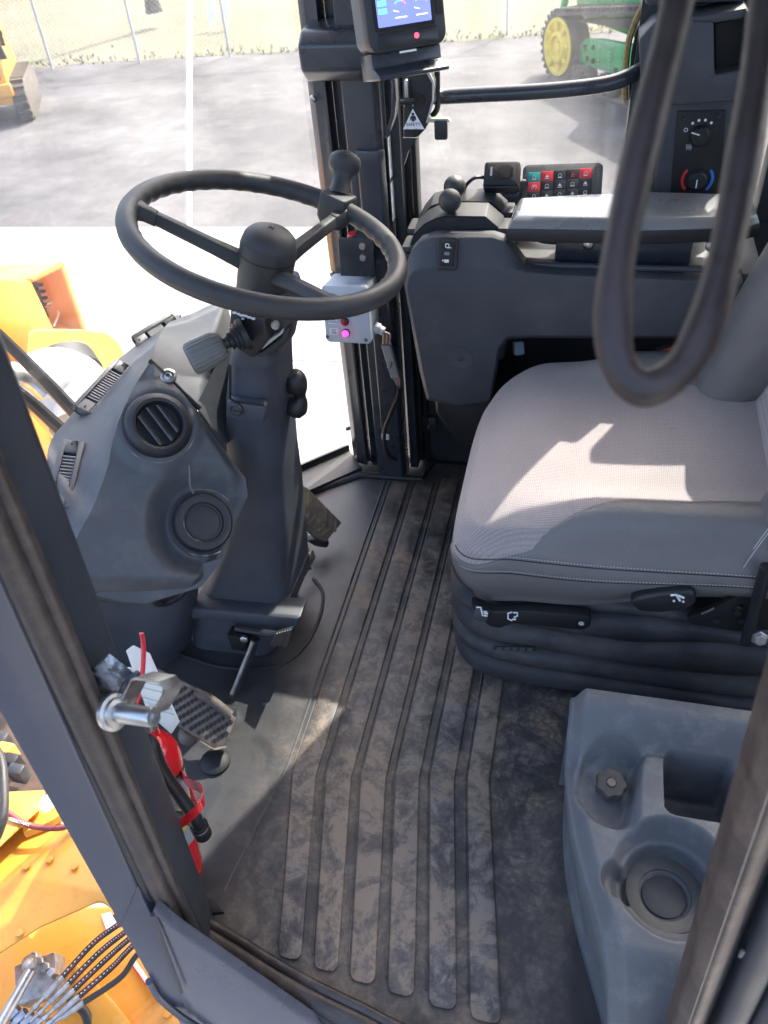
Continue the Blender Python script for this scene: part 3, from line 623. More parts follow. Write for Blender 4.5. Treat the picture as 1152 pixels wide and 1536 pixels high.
# ================================================================== FLOOR MAT
fm = E('floor_mat', 'dusty black rubber floor mat with raised ribs', 'mat', (-.3, 1.0, 0))
mo = [V((-.88, .76, 0)), V((-.60, .50, 0)), V((-.535, .455, 0)), V((-.29, .365, 0)), V((-.18, .352, 0)), V((.5, .352, 0)), V((.5, 1.74, 0)), V((-.37, 1.74, 0)), V((-.385, 1.66, 0)), V((-.55, 1.655, 0)), V((-.70, 1.535, 0)), V((-.86, 1.3, 0))]
O('sheet', loft([[p_+Z1*k for p_ in mo] for k in (-.003, .002)]), MFL, fm)
O('raised_lip', tube([V((-.36, 1.735, .006)), V((-.375, 1.66, .006)), V((-.55, 1.655, .006)), V((-.70, 1.535, .006)), V((-.86, 1.31, .006))], .010, 8, sm=False), MBL, fm)
RX = [(-.454, -.408), (-.389, -.339), (-.321, -.273), (-.255, -.210), (-.189, -.144), (-.119, -.079)]
NE = [(-.386, -.346), (-.324, -.283), (-.262, -.220), (-.199, -.156), (-.133, -.089), (-.067, -.021)]
for k in range(6):
    x0, x1 = RX[k]; n0, n1 = NE[k]; yb_ = .74+.010*k; y0 = .418-.005*k
    o0 = (n0-x0)/(yb_-.45)*(yb_-y0); o1 = (n1-x1)/(yb_-.45)*(yb_-y0)
    yt = [1.64, 1.66, 1.67, 1.68, 1.1, 1.1][k]
    q0, q1 = x0+o0, x1+o1; r_ = .010
    pl_ = [V((x0, yt, 0)), V((x0, yb_, 0)), V((q0, y0+r_, 0)), V((q0+r_*.5, y0+r_*.2, 0)), V((q0+r_*1.2, y0, 0)), V((q1-r_*1.2, y0, 0)), V((q1-r_*.5, y0+r_*.2, 0)), V((q1, y0+r_, 0)), V((x1, yb_, 0)), V((x1, yt, 0))]
    O('rib', loft([[p_+Z1*.001 for p_ in pl_], [p_+Z1*.008 for p_ in pl_]]), MRB, fm, bevel=.0022, seg=2)
    # thin moulded bead in each groove
    O('groove_bead', tube([V((x0-.006, yt, .003)), V((x0-.006, yb_, .003)), V((q0-.006, y0+.02, .003))], .0018, 6, sm=False), MFL, fm)
O('mat_seam', tube([V((-.474, 1.64, .003)), V((-.470, .76, .003)), V((-.505, .50, .003))], .0025, 6, sm=False), MFL, fm)
# floor boot around the column base
cb = [P(x, y, z=.004) for x, y in ((470, 868), (484, 890), (478, 930), (452, 975), (410, 1000), (330, 1000), (255, 975), (250, 1010))]
O('column_lip', tube([p_ for p_ in cb[:7]], .004, 8), MBL, fm)

# ================================================================== RIGHT FRONT PILLAR
pr_ = E('cab_pillar', 'dark blue-grey front right cab pillar with folded steel channels', 'pillar', (-.48, 1.7, 0))
O('outer_flange', loft([[V(p_)+Z1*k for p_ in ((-.583, 1.715, 0), (-.566, 1.700, 0), (-.545, 1.695, 0), (-.538, 1.69, 0), (-.534, 1.73, 0), (-.58, 1.73, 0))] for k in (.01, 1.72)]), MPI, pr_, bevel=.002)
O('flange_edge', bb(-.5415, -.5365, 1.686, 1.69, .02, 1.05), mat('worn_edge', (.09, .09, .095), .35, .4, var=.3), pr_)
O('channel', bb(-.534, -.505, 1.728, 1.745, .01, 1.72), MPI, pr_)
O('box_section', loft([[V(p_)+Z1*k for p_ in ((-.507, 1.70, 0), (-.497, 1.662, 0), (-.43, 1.655, 0), (-.42, 1.67, 0), (-.415, 1.74, 0), (-.507, 1.74, 0))] for k in (.01, 1.72)]), MPI, pr_, bevel=.004)
O('lower_channel', loft([[V(p_)+Z1*k for p_ in ((-.478, 1.66, 0), (-.472, 1.645, 0), (-.425, 1.64, 0), (-.415, 1.66, 0))] for k in (.02, .855, .875)]), MPI, pr_, bevel=.003)
O('inner_return', bb(-.414, -.392, 1.70, 1.745, .01, 1.72), MJA, pr_, bevel=.003)
for x_ in (-.388, -.372): O('door_seal', bb(x_-.006, x_+.005, 1.735, 1.775, .01, 1.72), MBK, pr_, bevel=.003)
O('cross_bracket', loft([[V(p_)+X1*k for p_ in ((0, 1.72, 1.00), (0, 1.64, 1.005), (0, 1.612, 1.03), (0, 1.612, 1.075), (0, 1.64, 1.095), (0, 1.72, 1.10))] for k in (-.560, -.385)]), MPI, pr_, bevel=.008, seg=3)
for x_, y_ in ((470, 148), (522, 642), (499, 411)):
    O('screw', lathe([(.0075, 0), (.0075, .002), (.0055, .006), (0, .007)], P(x_, y_, Y=1.694), (0, -1, 0), 12), MCH, pr_, flat=False)
O('foot_plate', prism([P(x, y, z=.012) for x, y in ((532, 686), (535, 694), (556, 692), (560, 698), (600, 694), (612, 664), (606, 660), (560, 676))], (0, 0, .008)), MDS, pr_, bevel=.002)
for (xa, ya), (xb, yb2) in (((571, 245), (582, 288)), ((577, 300), (585, 338))):
    p_ = V((-.4125, 0, 0)); 
    O('sticker', bb(-.4128, -.4122, 1.675, 1.715, 1.19-.39-(ya-245)/600*.9, 1.19-.30-(ya-245)/600*.9), MWP, pr_)
O('edge_trim', bb(-.4135, -.4115, 1.668, 1.672, .02, 1.0), MPI, pr_)
cl = tag(O('cable_label', rbox(P(578, 655, Y=1.635), .010, .009, .002, .002, YF, .0005), MWP), 'small white tag stuck low on the front right pillar beside the cable', 'tag')
# bracket plate with two bolts
bp_ = E('bolt_plate', 'flat dark steel plate with two round bolts above the control box', 'bracket', P(535, 385, Y=1.60))
pq = [P(x, y, Y=1.60) for x, y in ((507, 357), (559, 358), (562, 416), (511, 414))]
O('plate', prism(pq, (0, .005, 0)), MDS, bp_, bevel=.0012)
for x_, y_ in ((544, 369), (545, 386)): O('bolt', lathe([(.0078, 0), (.0078, .003), (.006, .006), (.0025, .0062), (.0022, .004), (0, .004)], P(x_, y_, Y=1.60), (0, -1, 0), 14), mat('aged_bolt', (.45, .40, .36), .4, .7), bp_)
O('red_cap', lathe([(.011, 0), (.011, .008), (.008, .012), (0, .012)], P(529, 357, Y=1.625), (0, -.2, 1), 14), MRE, bp_)
O('bracket_stay', bb(pq[0].x+.03, pq[0].x+.065, 1.605, 1.66, pq[2].z, pq[0].z), MDS, bp_)

# ================================================================== CONTROL BOX
bx0 = P(490, 511, Y=1.545); bx1 = P(556, 517, Y=1.545)
wbx = (bx1-bx0); wbx.z = 0; hbx = .130
ux_ = wbx.normalized(); AX = plane_ax((-ux_.y*-1*-1, -1, .12), ux_); ux_, vy_, nz_ = AX
cc = (bx0+bx1)/2+vy_*hbx/2
ct = E('control_box', 'light grey plastic control box with indicator lamps fixed to the front right pillar', 'control box', cc-vy_*hbx/2+V((0, .05, 0)))
hw = wbx.length/2
O('housing', rbox(cc-nz_*.085, hw, hbx/2, .068, .008, AX, .001), MGB, ct)
O('lid', rbox(cc-nz_*.0155, hw+.0015, hbx/2+.0015, .0155, .009, AX, .003), MGB, ct)
def cbp(x, y, h=.0005): return P(x, y, pl=(cc+nz_*h, nz_))
for x_, y_ in ((491, 505), (549, 510), (551, 452)): O('lid_screw', lathe([(.0045, 0), (.0045, .0008), (.003, .001), (0, .0006)], cbp(x_, y_, 0), nz_, 12), mat('brass_screw', (.20, .15, .12), .5, .5), ct)
for (x_, y_, mm, st_, nm) in ((517, 462, emis('green_lens', (.01, .16, .06), 0), 0, 'green'), (517.5, 482, emis('dark_red_lens', (.30, .01, .015), 0), 0, 'red'), (519, 499, emis('lit_lens', (1., .02, .22), 1.6), 1, 'lit')):
    lp = O('indicator_lamp', lathe([(.0095, 0), (.0095, .004), (.0078, .005)], cbp(x_, y_, 0), nz_, 20), MBK, ct)
    lp['label'] = {'green': 'green indicator lamp', 'red': 'unlit red indicator lamp', 'lit': 'glowing pink-red indicator lamp'}[nm]
    O('lens', lathe([(.0078, .004), (.0074, .007), (.005, .0095), (0, .0105)], cbp(x_, y_, 0), nz_, 20), mm, lp)
for x_, y_, t1, t2 in ((499, 465, 'PUMP', 'RUNNING'), (499, 481, 'PUMP', 'FAILURE'), (501, 497, 'LOW', 'LEVEL')):
    c_ = cbp(x_, y_, .0004); pt = O('label_plate', rbox(c_, .0105, .0078, .0006, .0008, AX, .0001), MWP, ct)
    if t2 != 'RUNNING':
        text('lettering', t1, .0052, c_+nz_*.0007+vy_*.003, AX, MPK, pt); text('lettering', t2, .0052, c_+nz_*.0007-vy_*.003, AX, MPK, pt)
O('cable_gland', lathe([(.013, 0), (.013, .012), (.010, .014), (.010, .024), (.006, .026)], cc+ux_*hw-vy_*.04-nz_*.04, (ux_-vy_*.5), 12), MGB, ct)
# cable with connector
cg = cc+ux_*(hw+.018)-vy_*.05-nz_*.04
ca = E('wiring_cable', 'black cable with a grey connector hanging beside the front right pillar', 'cable', P(578, 690, Y=1.63))
cpts = [P(579, 515, Y=1.60), P(586, 538, Y=1.60), P(594, 565, Y=1.61), P(597, 575, Y=1.62)]
O('connector', loft([[c_+X1*a_+Y1*b_ for a_, b_ in rr2(.011, .009, .003)] for c_ in (cpts[0]+Z1*-.002, cpts[2])]), mat('connector_grey', (.28, .28, .28), .5), ca, bevel=.001)
O('connector_rib', box(L(cpts[0], cpts[2], .5)+V((.002, -.011, 0)), (.007, .006, .05), plane_ax((0, -1, 0), (1, 0, .3))), mat('connector_grey_dark', (.2, .2, .2), .5), ca, bevel=.001)
for i, c_ in enumerate(((.8, .35, .02), (.05, .2, .6), (.75, .6, .05), (.6, .05, .04), (.5, .6, .65))):
    wm = mat('wire%d' % i, c_, .45, bump=0)
    off = V((.004*(i-2), -.003*(i % 2), 0))
    O('wire', tube([cg, L(cg, cpts[0], .5)+off+V((.006, 0, .008)), cpts[0]+off], .0017, 6), wm, ca)
    O('wire', tube([cpts[2]+off, L(cpts[2], cpts[3], .6)+off*.7, cpts[3]+V((.002, 0, -.012))+off*.2], .0017, 6), wm, ca)
O('sheath', tube([cpts[3]+Z1*-.004, P(597, 592, Y=1.63), P(586, 620, Y=1.63), P(577, 645, Y=1.625), P(577, 668, Y=1.62), P(583, 683, Y=1.625), P(594, 690, Y=1.64)], .0048, 8), MBL, ca)
wl_ = tag(O('wire_bundle', join(*[tube([P(576, 375, Y=1.66), P(572+i*3, 392, Y=1.65), P(574+i*2, 410, Y=1.66), P(582, 418, Y=1.66)], .003, 6) for i in range(3)]), MBL), 'small loop of black wires tucked beside the pillar behind the steering wheel', 'wires')

# ================================================================== MONITOR
mn_ = V((sin(rad(33)), -cos(rad(33)), .22)).normalized(); MX = plane_ax(mn_, (cos(rad(33)), sin(rad(33)), 0)); mx_, my_, mz_ = MX
mc = P(609, 76, Y=1.46)+my_*.086; MW, MH = .069, .085
mo_ = E('monitor', 'grey in-cab display monitor with a lit blue screen on top of the front right pillar', 'monitor', mc-my_*.11)
O('rear_case', rbox(mc-mz_*.055, MW-.003, MH-.003, .053, .018, MX, .004, 6), mat('case_grey', (.11, .12, .13), .5), mo_)
O('bezel', rbox(mc-mz_*.002, MW, MH, .020, .020, MX, .006, 6), mat('bezel_grey', (.038, .042, .048), .5, bump=.2), mo_)
f0 = mc+mz_*.0185
O('screen_frame', rbox(f0-my_*.003-mx_*.003, .052, .052, .001, .004, MX, .0003), MBK, mo_)
scm = emis('screen_blue', (.13, .16, .62), .42)
sc_ = O('screen', rbox(f0-my_*.003-mx_*.003, .046, .046, .0016, .002, MX, .0003), scm, mo_)
def sp_(u_, v_): return f0+my_*(-.003+v_)+mx_*(u_-.003)+mz_*.0018
def arc(c_, r_, a0, a1, wd, n=10):
    vs = []; 
    for i in range(n+1):
        a_ = a0+(a1-a0)*i/n
        for rr_ in (r_, r_-wd): vs.append(sp_(c_[0]+rr_*cos(a_), c_[1]+rr_*sin(a_)))
    return vs, [(2*i, 2*i+2, 2*i+3, 2*i+1) for i in range(n)]
eg, er, ew = emis('gauge_green', (.1, .7, .3), .5), emis('gauge_red', (.9, .15, .15), .5), emis('gauge_white', (.85, .88, .95), .5)
for cx_ in (-.006, .030):
    O('gauge_arc', arc((cx_, -.024), .012, 2.4, 1.2, .0016), eg, sc_, flat=True, solid=.0002); O('gauge_arc', arc((cx_, -.024), .012, 1.2, .5, .0016), er, sc_, flat=True, solid=.0002)
    O('gauge_needle', quad4(sp_(cx_-.012, -.026), sp_(cx_-.012, -.0245), sp_(cx_-.003, -.0275), sp_(cx_-.003, -.0285)), ew, sc_, flat=True, solid=.0002)
    O('gauge_caption', quad4(sp_(cx_-.010, -.0365), sp_(cx_+.010, -.0365), sp_(cx_+.010, -.035), sp_(cx_-.010, -.035)), ew, sc_, flat=True, solid=.0002)
for v_ in (-.006, -.017, -.028): O('status_bar', quad4(sp_(-.043, v_), sp_(-.029, v_), sp_(-.029, v_+.007), sp_(-.043, v_+.007)), eg, sc_, flat=True, solid=.0002)
O('button_bar', rbox(f0-my_*.068, .052, .0115, .0012, .003, MX, .0004), mat('button_bar_black', (.02, .021, .025), .35, bump=0), mo_)
wl1 = O('warning_light', lathe([(.004, 0), (.004, .0006), (0, .0007)], f0-my_*.067+mx_*.014+mz_*.0012, mz_, 14), emis('warn_red', (.9, .03, .06), 1.2), mo_)
O('side_keys', rbox(f0+my_*.005+mx_*.0585, .0065, .048, .001, .003, MX, .0004), MBL, mo_)
O('cradle', loft([[mc-my_*(.083+h_)+mx_*a_-mz_*b_ for a_, b_ in ((-.064, .055), (.060, .055), (.060, -.006+k_), (-.064, -.006+k_))] for h_, k_ in ((.0, 0), (.022, 0), (.034, -.03), (.040, -.03))]), MPI, mo_, bevel=.004)
O('cradle_screw', box(mc-my_*.087+mz_*.008, (.03, .003, .003), MX), MCH, mo_)
# ================================================================== LATCH BRACKET WITH SAFETY STICKER
lk = E('window_latch', 'black window latch bracket with a white triangular safety sticker beside the pillar', 'bracket', P(622, 205, Y=1.62))
O('plate', prism([P(x, y, Y=1.60) for x, y in ((603, 108), (640, 100), (651, 124), (650, 150), (640, 182), (640, 192), (626, 207), (604, 207))], (0, .03, 0)), MBL, lk, bevel=.005, seg=3)
O('plate_edge', prism([P(x, y, Y=1.596) for x, y in ((636, 103), (641, 101), (651, 124), (650, 152), (641, 184), (639, 184), (648, 150), (648, 125))], (0, .004, 0)), MLG, lk)
O('keyhole', join(lathe([(.0125, 0), (.0125, .002), (0, .002)], P(627, 151, Y=1.599), (0, -1, 0), 18), prism([P(x, y, Y=1.598) for x, y in ((600, 148), (627, 150), (627, 158), (600, 157))], (0, .002, 0)), prism([P(x, y, Y=1.5985) for x, y in ((612, 128), (616, 128), (619, 140), (622, 152), (612, 152))], (0, .002, 0))), MBK, lk)
O('latch_lever', rbox(P(610.5, 136, Y=1.590), .0035, .020, .006, .003, YF, .001), MCH, lk, bevel=.0)
O('latch_pin', cyl(P(601, 153, Y=1.58), P(622, 151, Y=1.58), .0045, 8), MBL, lk)
for x_ in (607, 619.5): O('rivet', lathe([(.002, 0), (.002, .003), (0, .003)], P(x_, 158, Y=1.597), (0, -1, 0), 8), MCH, lk)
tq = [P(x, y, Y=1.5975) for x, y in ((619, 163), (636.5, 194), (604.5, 194))]
stk = O('safety_sticker', prism(tq, (0, .0008, 0)), MWP, lk)
cT = (tq[0]+tq[1]+tq[2])/3
text('lettering', 'SAFETY', .0085, cT+V((0, -.0005, -.0035)), YF, MPK, stk); text('lettering', 'live with it', .0062, cT+V((0, -.0005, -.0125)), YF, MPK, stk)
O('person_icon', join(lathe([(.0028, 0), (.0028, .0004), (0, .0004)], cT+V((0, -.0004, .0150)), (0, -1, 0), 12), prism([cT+V((x_, -.0004, z_)) for x_, z_ in ((-.006, .004), (-.0055, .010), (-.003, .012), (.003, .012), (.0055, .010), (.006, .004), (.004, .004), (.0035, .008), (.003, .002), (-.003, .002), (-.0035, .008), (-.004, .004))], (0, .0003, 0))), MPK, stk)
O('hinge_loop', tube([P(630, 74, Y=1.64), P(646, 88, Y=1.64), P(655, 104, Y=1.64), P(656, 135, Y=1.64), P(656, 162, Y=1.64), P(648, 174, Y=1.64)], .0055, 8), MBL, lk)
O('release_arm', prism([P(x, y, Y=1.61) for x, y in ((638, 178), (672, 178), (676, 183), (640, 184))], (0, .012, 0)), mat('arm_sheen', (.45, .46, .34), .4), lk)  # yellow-green sheen of the strip is put into its base colour
O('release_tab', rbox(P(662, 194, Y=1.615), .0125, .0175, .008, .004, YF, .002), MBL, lk)
O('side_strap', prism([P(x, y, Y=1.61) for x, y in ((578, 112), (592, 118), (594, 150), (592, 175), (582, 205), (576, 208), (586, 172), (587, 125))], (0, .03, 0)), MPI, lk, bevel=.003)
O('lower_gusset', prism([P(x, y, Y=1.66) for x, y in ((604, 207), (626, 207), (612, 228), (605, 250))], (0, .02, 0)), MBL, lk)
hr = tag(O('handrail', tube([P(640, 146, Y=1.62), P(660, 145, Y=1.66), P(720, 142, Y=1.67), P(800, 138, Y=1.67), P(870, 132, Y=1.67), P(915, 125, Y=1.68), P(945, 114, Y=1.70), P(970, 100, Y=1.74)], .0142, 16, 8), MPI), 'dark blue tubular handrail crossing the right side window', 'handrail')

# ================================================================== SIDE CONSOLE
sc = E('side_console', 'dark grey moulded side console with a rocker switch beside the seat', 'console', (0, 1.55, .3))
r1 = [(606, 425), (608, 398), (617, 376), (630, 362), (652, 355), (738, 356), (756, 361), (770, 375), (786, 396), (840, 403), (1000, 411), (1114, 417), (1116, 508), (890, 508), (800, 507), (762, 509), (750, 526), (738, 606), (690, 612), (640, 600), (630, 560)]
r0_ = [(610, 432), (613, 414), (622, 406), (634, 402), (654, 400), (738, 402), (756, 403), (770, 405), (788, 409), (840, 413), (1000, 420), (1114, 426), (1114, 504), (890, 504), (800, 503), (760, 505), (747, 522), (735, 602), (690, 608), (643, 596), (634, 556)]
rings = [[P(x, y, Y=1.480) for x, y in r0_], [P(x, y, Y=1.5055) for x, y in r1], [P(x, y, Y=1.5055)+V((0, .035, 0)) for x, y in r1]]
O('front_panel', loft(rings), MC, sc, bevel=.007, seg=3, ang=50)
rc = P(691, 537, Y=1.480)
O('screw_recess', lathe([(.027, -.001), (.026, .001), (.021, .0012), (.013, -.0005), (.008, -.0002), (0, -.0002)], rc-Y1*.0005, (0, -1, 0), 28), MC, sc)
O('recess_screw', lathe([(.006, 0), (.006, .002), (.0025, .003), (0, .0015)], rc-Y1*.001, (0, -1, 0), 10), MDS, sc)
sq = [P(660, 360, Y=1.500), P(686, 360, Y=1.500), P(684, 401, Y=1.478), P(657, 401, Y=1.478)]
sn = (sq[1]-sq[0]).cross(sq[3]-sq[0]).normalized()
if sn.y > 0: sn = -sn
SWX = plane_ax(sn, (1, 0, 0)); scn = sum(sq, V())/4
rs = O('rocker_switch', rbox(scn+sn*-.002, .0200, .031, .007, .006, SWX, .002), MBL, sc)
O('rocker', rbox(scn+sn*.004, .0135, .0235, .0065, .003, SWX, .002), MBK, rs)
O('switch_icon', join(lathe([(.0045, 0), (.0045, .0004), (.0028, .0004), (.0028, 0)], scn+sn*.0106+SWX[1]*.0145, sn, 14), box(scn+sn*.0108+SWX[1]*.011+SWX[0]*.004, (.008, .002, .0004), SWX), box(scn+sn*.0108+SWX[1]*.018-SWX[0]*.001, (.006, .002, .0004), SWX)), MWP, rs)
O('switch_icon', join(box(scn+sn*.0108-SWX[1]*.014, (.009, .006, .0004), SWX), box(scn+sn*.0108-SWX[1]*.013-SWX[0]*.007, (.003, .003, .0004), SWX)), MWP, rs)
O('switch_window', box(scn+sn*.0108, (.010, .006, .0006), SWX), mat('switch_lens', (.22, .23, .24), .4, bump=0), rs)
# top of the console
tz = P(950, 398, Y=1.53).z
O('tray', loft([[V((x_, y_, tz-.012+k)) for x_, y_ in ((-.14, 1.535), (.335, 1.535), (.335, 1.765), (-.14, 1.765))] for k in (-.10, .0)]), MTR, sc, bevel=.004)
O('tray_lip', tube([V((-.118, 1.515, tz+.002)), V((.29, 1.515, tz+.002))], .006, 8), MC, sc)
O('tray_slot', bb(-.115, .26, 1.538, 1.56, tz-.014, tz-.0095), MBK, sc)
hump = [(640, 338), (655, 305), (690, 297), (712, 285), (745, 277), (790, 268), (800, 300), (800, 340)]
O('rear_hump', loft([[P(x, y, Y=1.70) for x, y in hump], [P(x, y, Y=1.70)+V((0, .07, -.02)) for x, y in hump]]), MC, sc, bevel=.008, seg=3)
O('left_cowl', loft([[V((x_, y_, z_)) for x_, y_ in ((-.34, 1.56), (-.15, 1.56), (-.14, 1.75), (-.36, 1.75))] for z_ in (.45, .64, .66)]), MC, sc, bevel=.012, seg=3)
# lever boots
def boot(Yb, pts, label):
    b_ = E('lever_boot', label, 'lever', P(685, pts[-1][1], Y=Yb), 'control levers in rubber boots on the side console')
    fr2 = [P(x, y, Y=Yb) for x, y in pts]; bk = [p_+V((0, .048, .010)) for p_ in fr2]
    O('boot', loft([[p_+V((0, .004, -.003)) for p_ in fr2], fr2, bk]), MBT, b_, bevel=.0022, seg=2, ang=20)
    c_ = fr2
    cx_ = fr2[-3]
    for i in range(4):
        O('pleat', rbox(V((fr2[6].x+.004+.003*i, Yb+.022, fr2[6].z-.008-.016*i)), .012, .028, .014, .006, (X1, Y1, Z1), .004), MBT, b_)
    for i in range(3): O('pleat', rbox(V((fr2[0].x+.02, Yb+.02, fr2[0].z-.004-.014*i)), .035, .03, .011, .006, (X1, Y1, Z1), .004), MBT, b_)
    return b_
b1 = boot(1.548, ((614, 372), (620, 352), (636, 336), (652, 328), (668, 324), (728, 325), (752, 345), (750, 357), (700, 372), (650, 374)), 'front lever boot of the pair, with round black knob, beside the pillar')
b2 = boot(1.622, ((622, 345), (632, 326), (646, 309), (662, 304), (690, 302), (737, 303), (758, 321), (757, 336), (700, 345), (650, 347)), 'rear lever boot of the pair, half hidden behind the front one')
for b_, (cx_, cy_, r_, Yl), base in ((b1, (675, 301, .0225, 1.560), (681, 325)), (b2, (682, 280, .0225, 1.632), (693, 306))):
    c_ = P(cx_, cy_, Y=Yl); O('knob', sphere(c_, r_, 14), MRU, b_); O('stem', tube([c_, L(c_, P(*base, Y=Yl+.02), .6), P(*base, Y=Yl+.02)+Z1*-.01], .0065, 10), MBL, b_)
# keypad
kp0, kp1 = P(790, 283, Y=1.70), P(892, 279, Y=1.70)
kn = V((0, -.80, .62)).normalized(); KX = plane_ax(kn, kp1-kp0); kc = P(842, 283, Y=1.70)
kd = E('keypad', 'black keypad with rows of square red, teal and black buttons behind the arm pad', 'keypad', kc-Z1*.06)
O('housing', rbox(kc-kn*.03, .081, .052, .03, .012, KX, .004), MTR, kd)
O('face', rbox(kc-KX[0]*.004, .070, .046, .002, .005, KX, .0006), MTR, kd)
kcol = {'t': mat('key_teal', (.03, .30, .28), .35, bump=0), 'r': mat('key_red', (.62, .05, .06), .35, bump=0), 'k': mat('key_black', (.028, .03, .034), .35, bump=0)}
ICO = {}
pat = ['trkkr', 'rkkkk', 'kkkkk']
for j in range(3):
    for i in range(5):
        px_, py_ = (801.5+i*19.2-j*.3, 267-i*1.5+j*14.2)
        c_ = P(px_, py_, pl=(kc+kn*.002, kn)); col_ = pat[j][i]
        kb = O('key', rbox(c_, .0128, .0104, .004, .002, KX, .001), kcol[col_], kd)
        if col_ != 'k': kb['label'] = {'t': 'teal key', 'r': 'red key'}[col_]
        f_ = c_+kn*.0041; IS = .72
        if (i, j) == (0, 1): text('icon', '(P)', .010, f_, KX, MWP, kb)
        else:
            sh_ = [lathe([(.0036, 0), (.0036, .0003), (.0029, .0003), (.0029, 0)], f_, kn, 12)] if (i+j) % 2 == 0 else [prism([f_+KX[0]*x_+KX[1]*y_ for x_, y_ in ((-.004, -.002), (.004, -.002), (.0015, .001), (0, .0035), (-.0015, .001))], kn*.0003)]
            sh_.append(box(f_-KX[1]*.0045+kn*.0002, (.009, .0012, .0003), KX)); O('icon', join(*sh_), MOR if (i, j) == (3, 0) else MWP, kb, flat=True)
# radio microphone
mnz = V((-.02, -.75, .66)).normalized(); RXA = plane_ax(mnz, (1, 0, .02)); rcn = P(752, 261, Y=1.655)
rm = E('radio_microphone', 'black handheld radio microphone clipped on the console behind the levers', 'microphone', rcn-Z1*.04)
O('body', rbox(rcn-mnz*.03, .036, .027, .028, .006, RXA, .004), MBL, rm); O('front_shell', rbox(rcn-mnz*.004, .034, .024, .008, .006, RXA, .004), MBK, rm)
for i in range(9):
    a_ = (i-4)*.0027; hl = .016*sqrt(max(.05, 1-(a_/.0135)**2))
    O('grille_bar', box(rcn+mnz*.0048+RXA[0]*(.008+a_*1.4)+RXA[1]*.003, (.0018, hl*1.7, .0014), RXA), MPS, rm)
O('name_mark', box(rcn+mnz*.0042-RXA[0]*.020+RXA[1]*.004, (.004, .018, .0004), RXA), mat('mark_grey', (.35, .36, .37), .5), rm)
O('cord', tube([rcn-RXA[0]*.036-mnz*.015, P(712, 267, Y=1.65), P(700, 277, Y=1.66), P(694, 292, Y=1.67)], .0035, 8), MBL, rm)
mk = E('mic_socket', 'small red and white socket under the radio microphone', 'socket', P(768, 290, Y=1.668))
mq = P(768, 286, Y=1.668)
O('plate', rbox(mq, .015, .0125, .003, .004, RXA, .001), MBL, mk); O('red_band', rbox(mq+mnz*.003+RXA[1]*.006, .0115, .004, .001, .001, RXA, .0003), MRE, mk)
for s_ in (-1, 1): O('prong', tube([mq+mnz*.004+RXA[0]*(s_*.006-.002)-RXA[1]*.002, mq+mnz*.004+RXA[0]*s_*.006-RXA[1]*.006, mq+mnz*.004+RXA[0]*(s_*.006+.003)-RXA[1]*.001], .001, 6), MWP, mk)
# arm pad
ap = E('arm_pad', 'flat padded armrest lying over the side console, sunlit at its left end', 'armrest', (.09, 1.57, .72))
tq_ = [P(782, 297, z=.797), P(772, 326, z=.797), P(960, 329, z=.797), P(1112, 325, z=.797), P(1135, 319, z=.797), P(1126, 292, z=.797), P(960, 287, z=.797)]
lo_ = [P(766, 352, z=.752), P(1000, 357, z=.752), P(1142, 348, z=.752)]
def pad_ring(z_, ins, ex=0): 
    c_ = sum(tq_, V())/len(tq_); return [V((c_.x+(p_.x-c_.x)*(1-ins/.22), c_.y+(p_.y-c_.y)*(1-ins/.05), z_)) for p_ in tq_]
O('top_cushion', loft([pad_ring(.780, -.009), pad_ring(.790, -.004), pad_ring(.797, .001), pad_ring(.7985, .006)]), MPD, ap)
O('side_band', loft([pad_ring(.752, -.004), pad_ring(.756, -.010), pad_ring(.770, -.013), pad_ring(.7797, -.010)]), MPS, ap)
O('base_rail', bb(-.055, .20, 1.545, 1.62, tz-.012+.004, .752), MPI, ap, bevel=.003)
for x_, y_ in ((883, 366), (1067, 368)):
    O('rail_bolt', lathe([(.011, 0), (.011, .005), (.009, .007), (.005, .008), (0, .009)], P(x_, y_, Y=1.5445), (0, -1, 0), 12), MCH, ap)
O('tilt_arm', tube([V((-.10, 1.57, .752)), V((-.085, 1.57, .735)), V((-.05, 1.58, .728))], .012, 8), MBL, ap)
O('adjust_clip', bb(-.10, -.045, 1.548, 1.556, tz-.010, tz-.004), MBK, ap); O('clip_screw', lathe([(.004, 0), (.004, .004), (0, .005)], V((-.083, 1.545, tz-.011)), Z1, 8), MCH, ap)
# boot under the console
bo = tag(O('console_boot', loft([[P(x, y, Y=1.50+.0*k)+V((0, k, 0)) for x, y in ((648, 598), (760, 600), (760, 690), (690, 676), (665, 652), (650, 628))] for k in (.02, .05, .2)]), MBL, bevel=.015, seg=3), 'rounded dark rubber boot hanging below the side console', 'boot')
cn2 = tag(O('connector_plug', box(P(778, 522, Y=1.55), (.022, .03, .026), plane_ax((.2, -.8, .4), (1, .3, 0))), mat('blue_grey_plug', (.10, .13, .17), .5), bevel=.004), 'small blue-grey wiring plug behind the far front corner of the seat', 'plug')

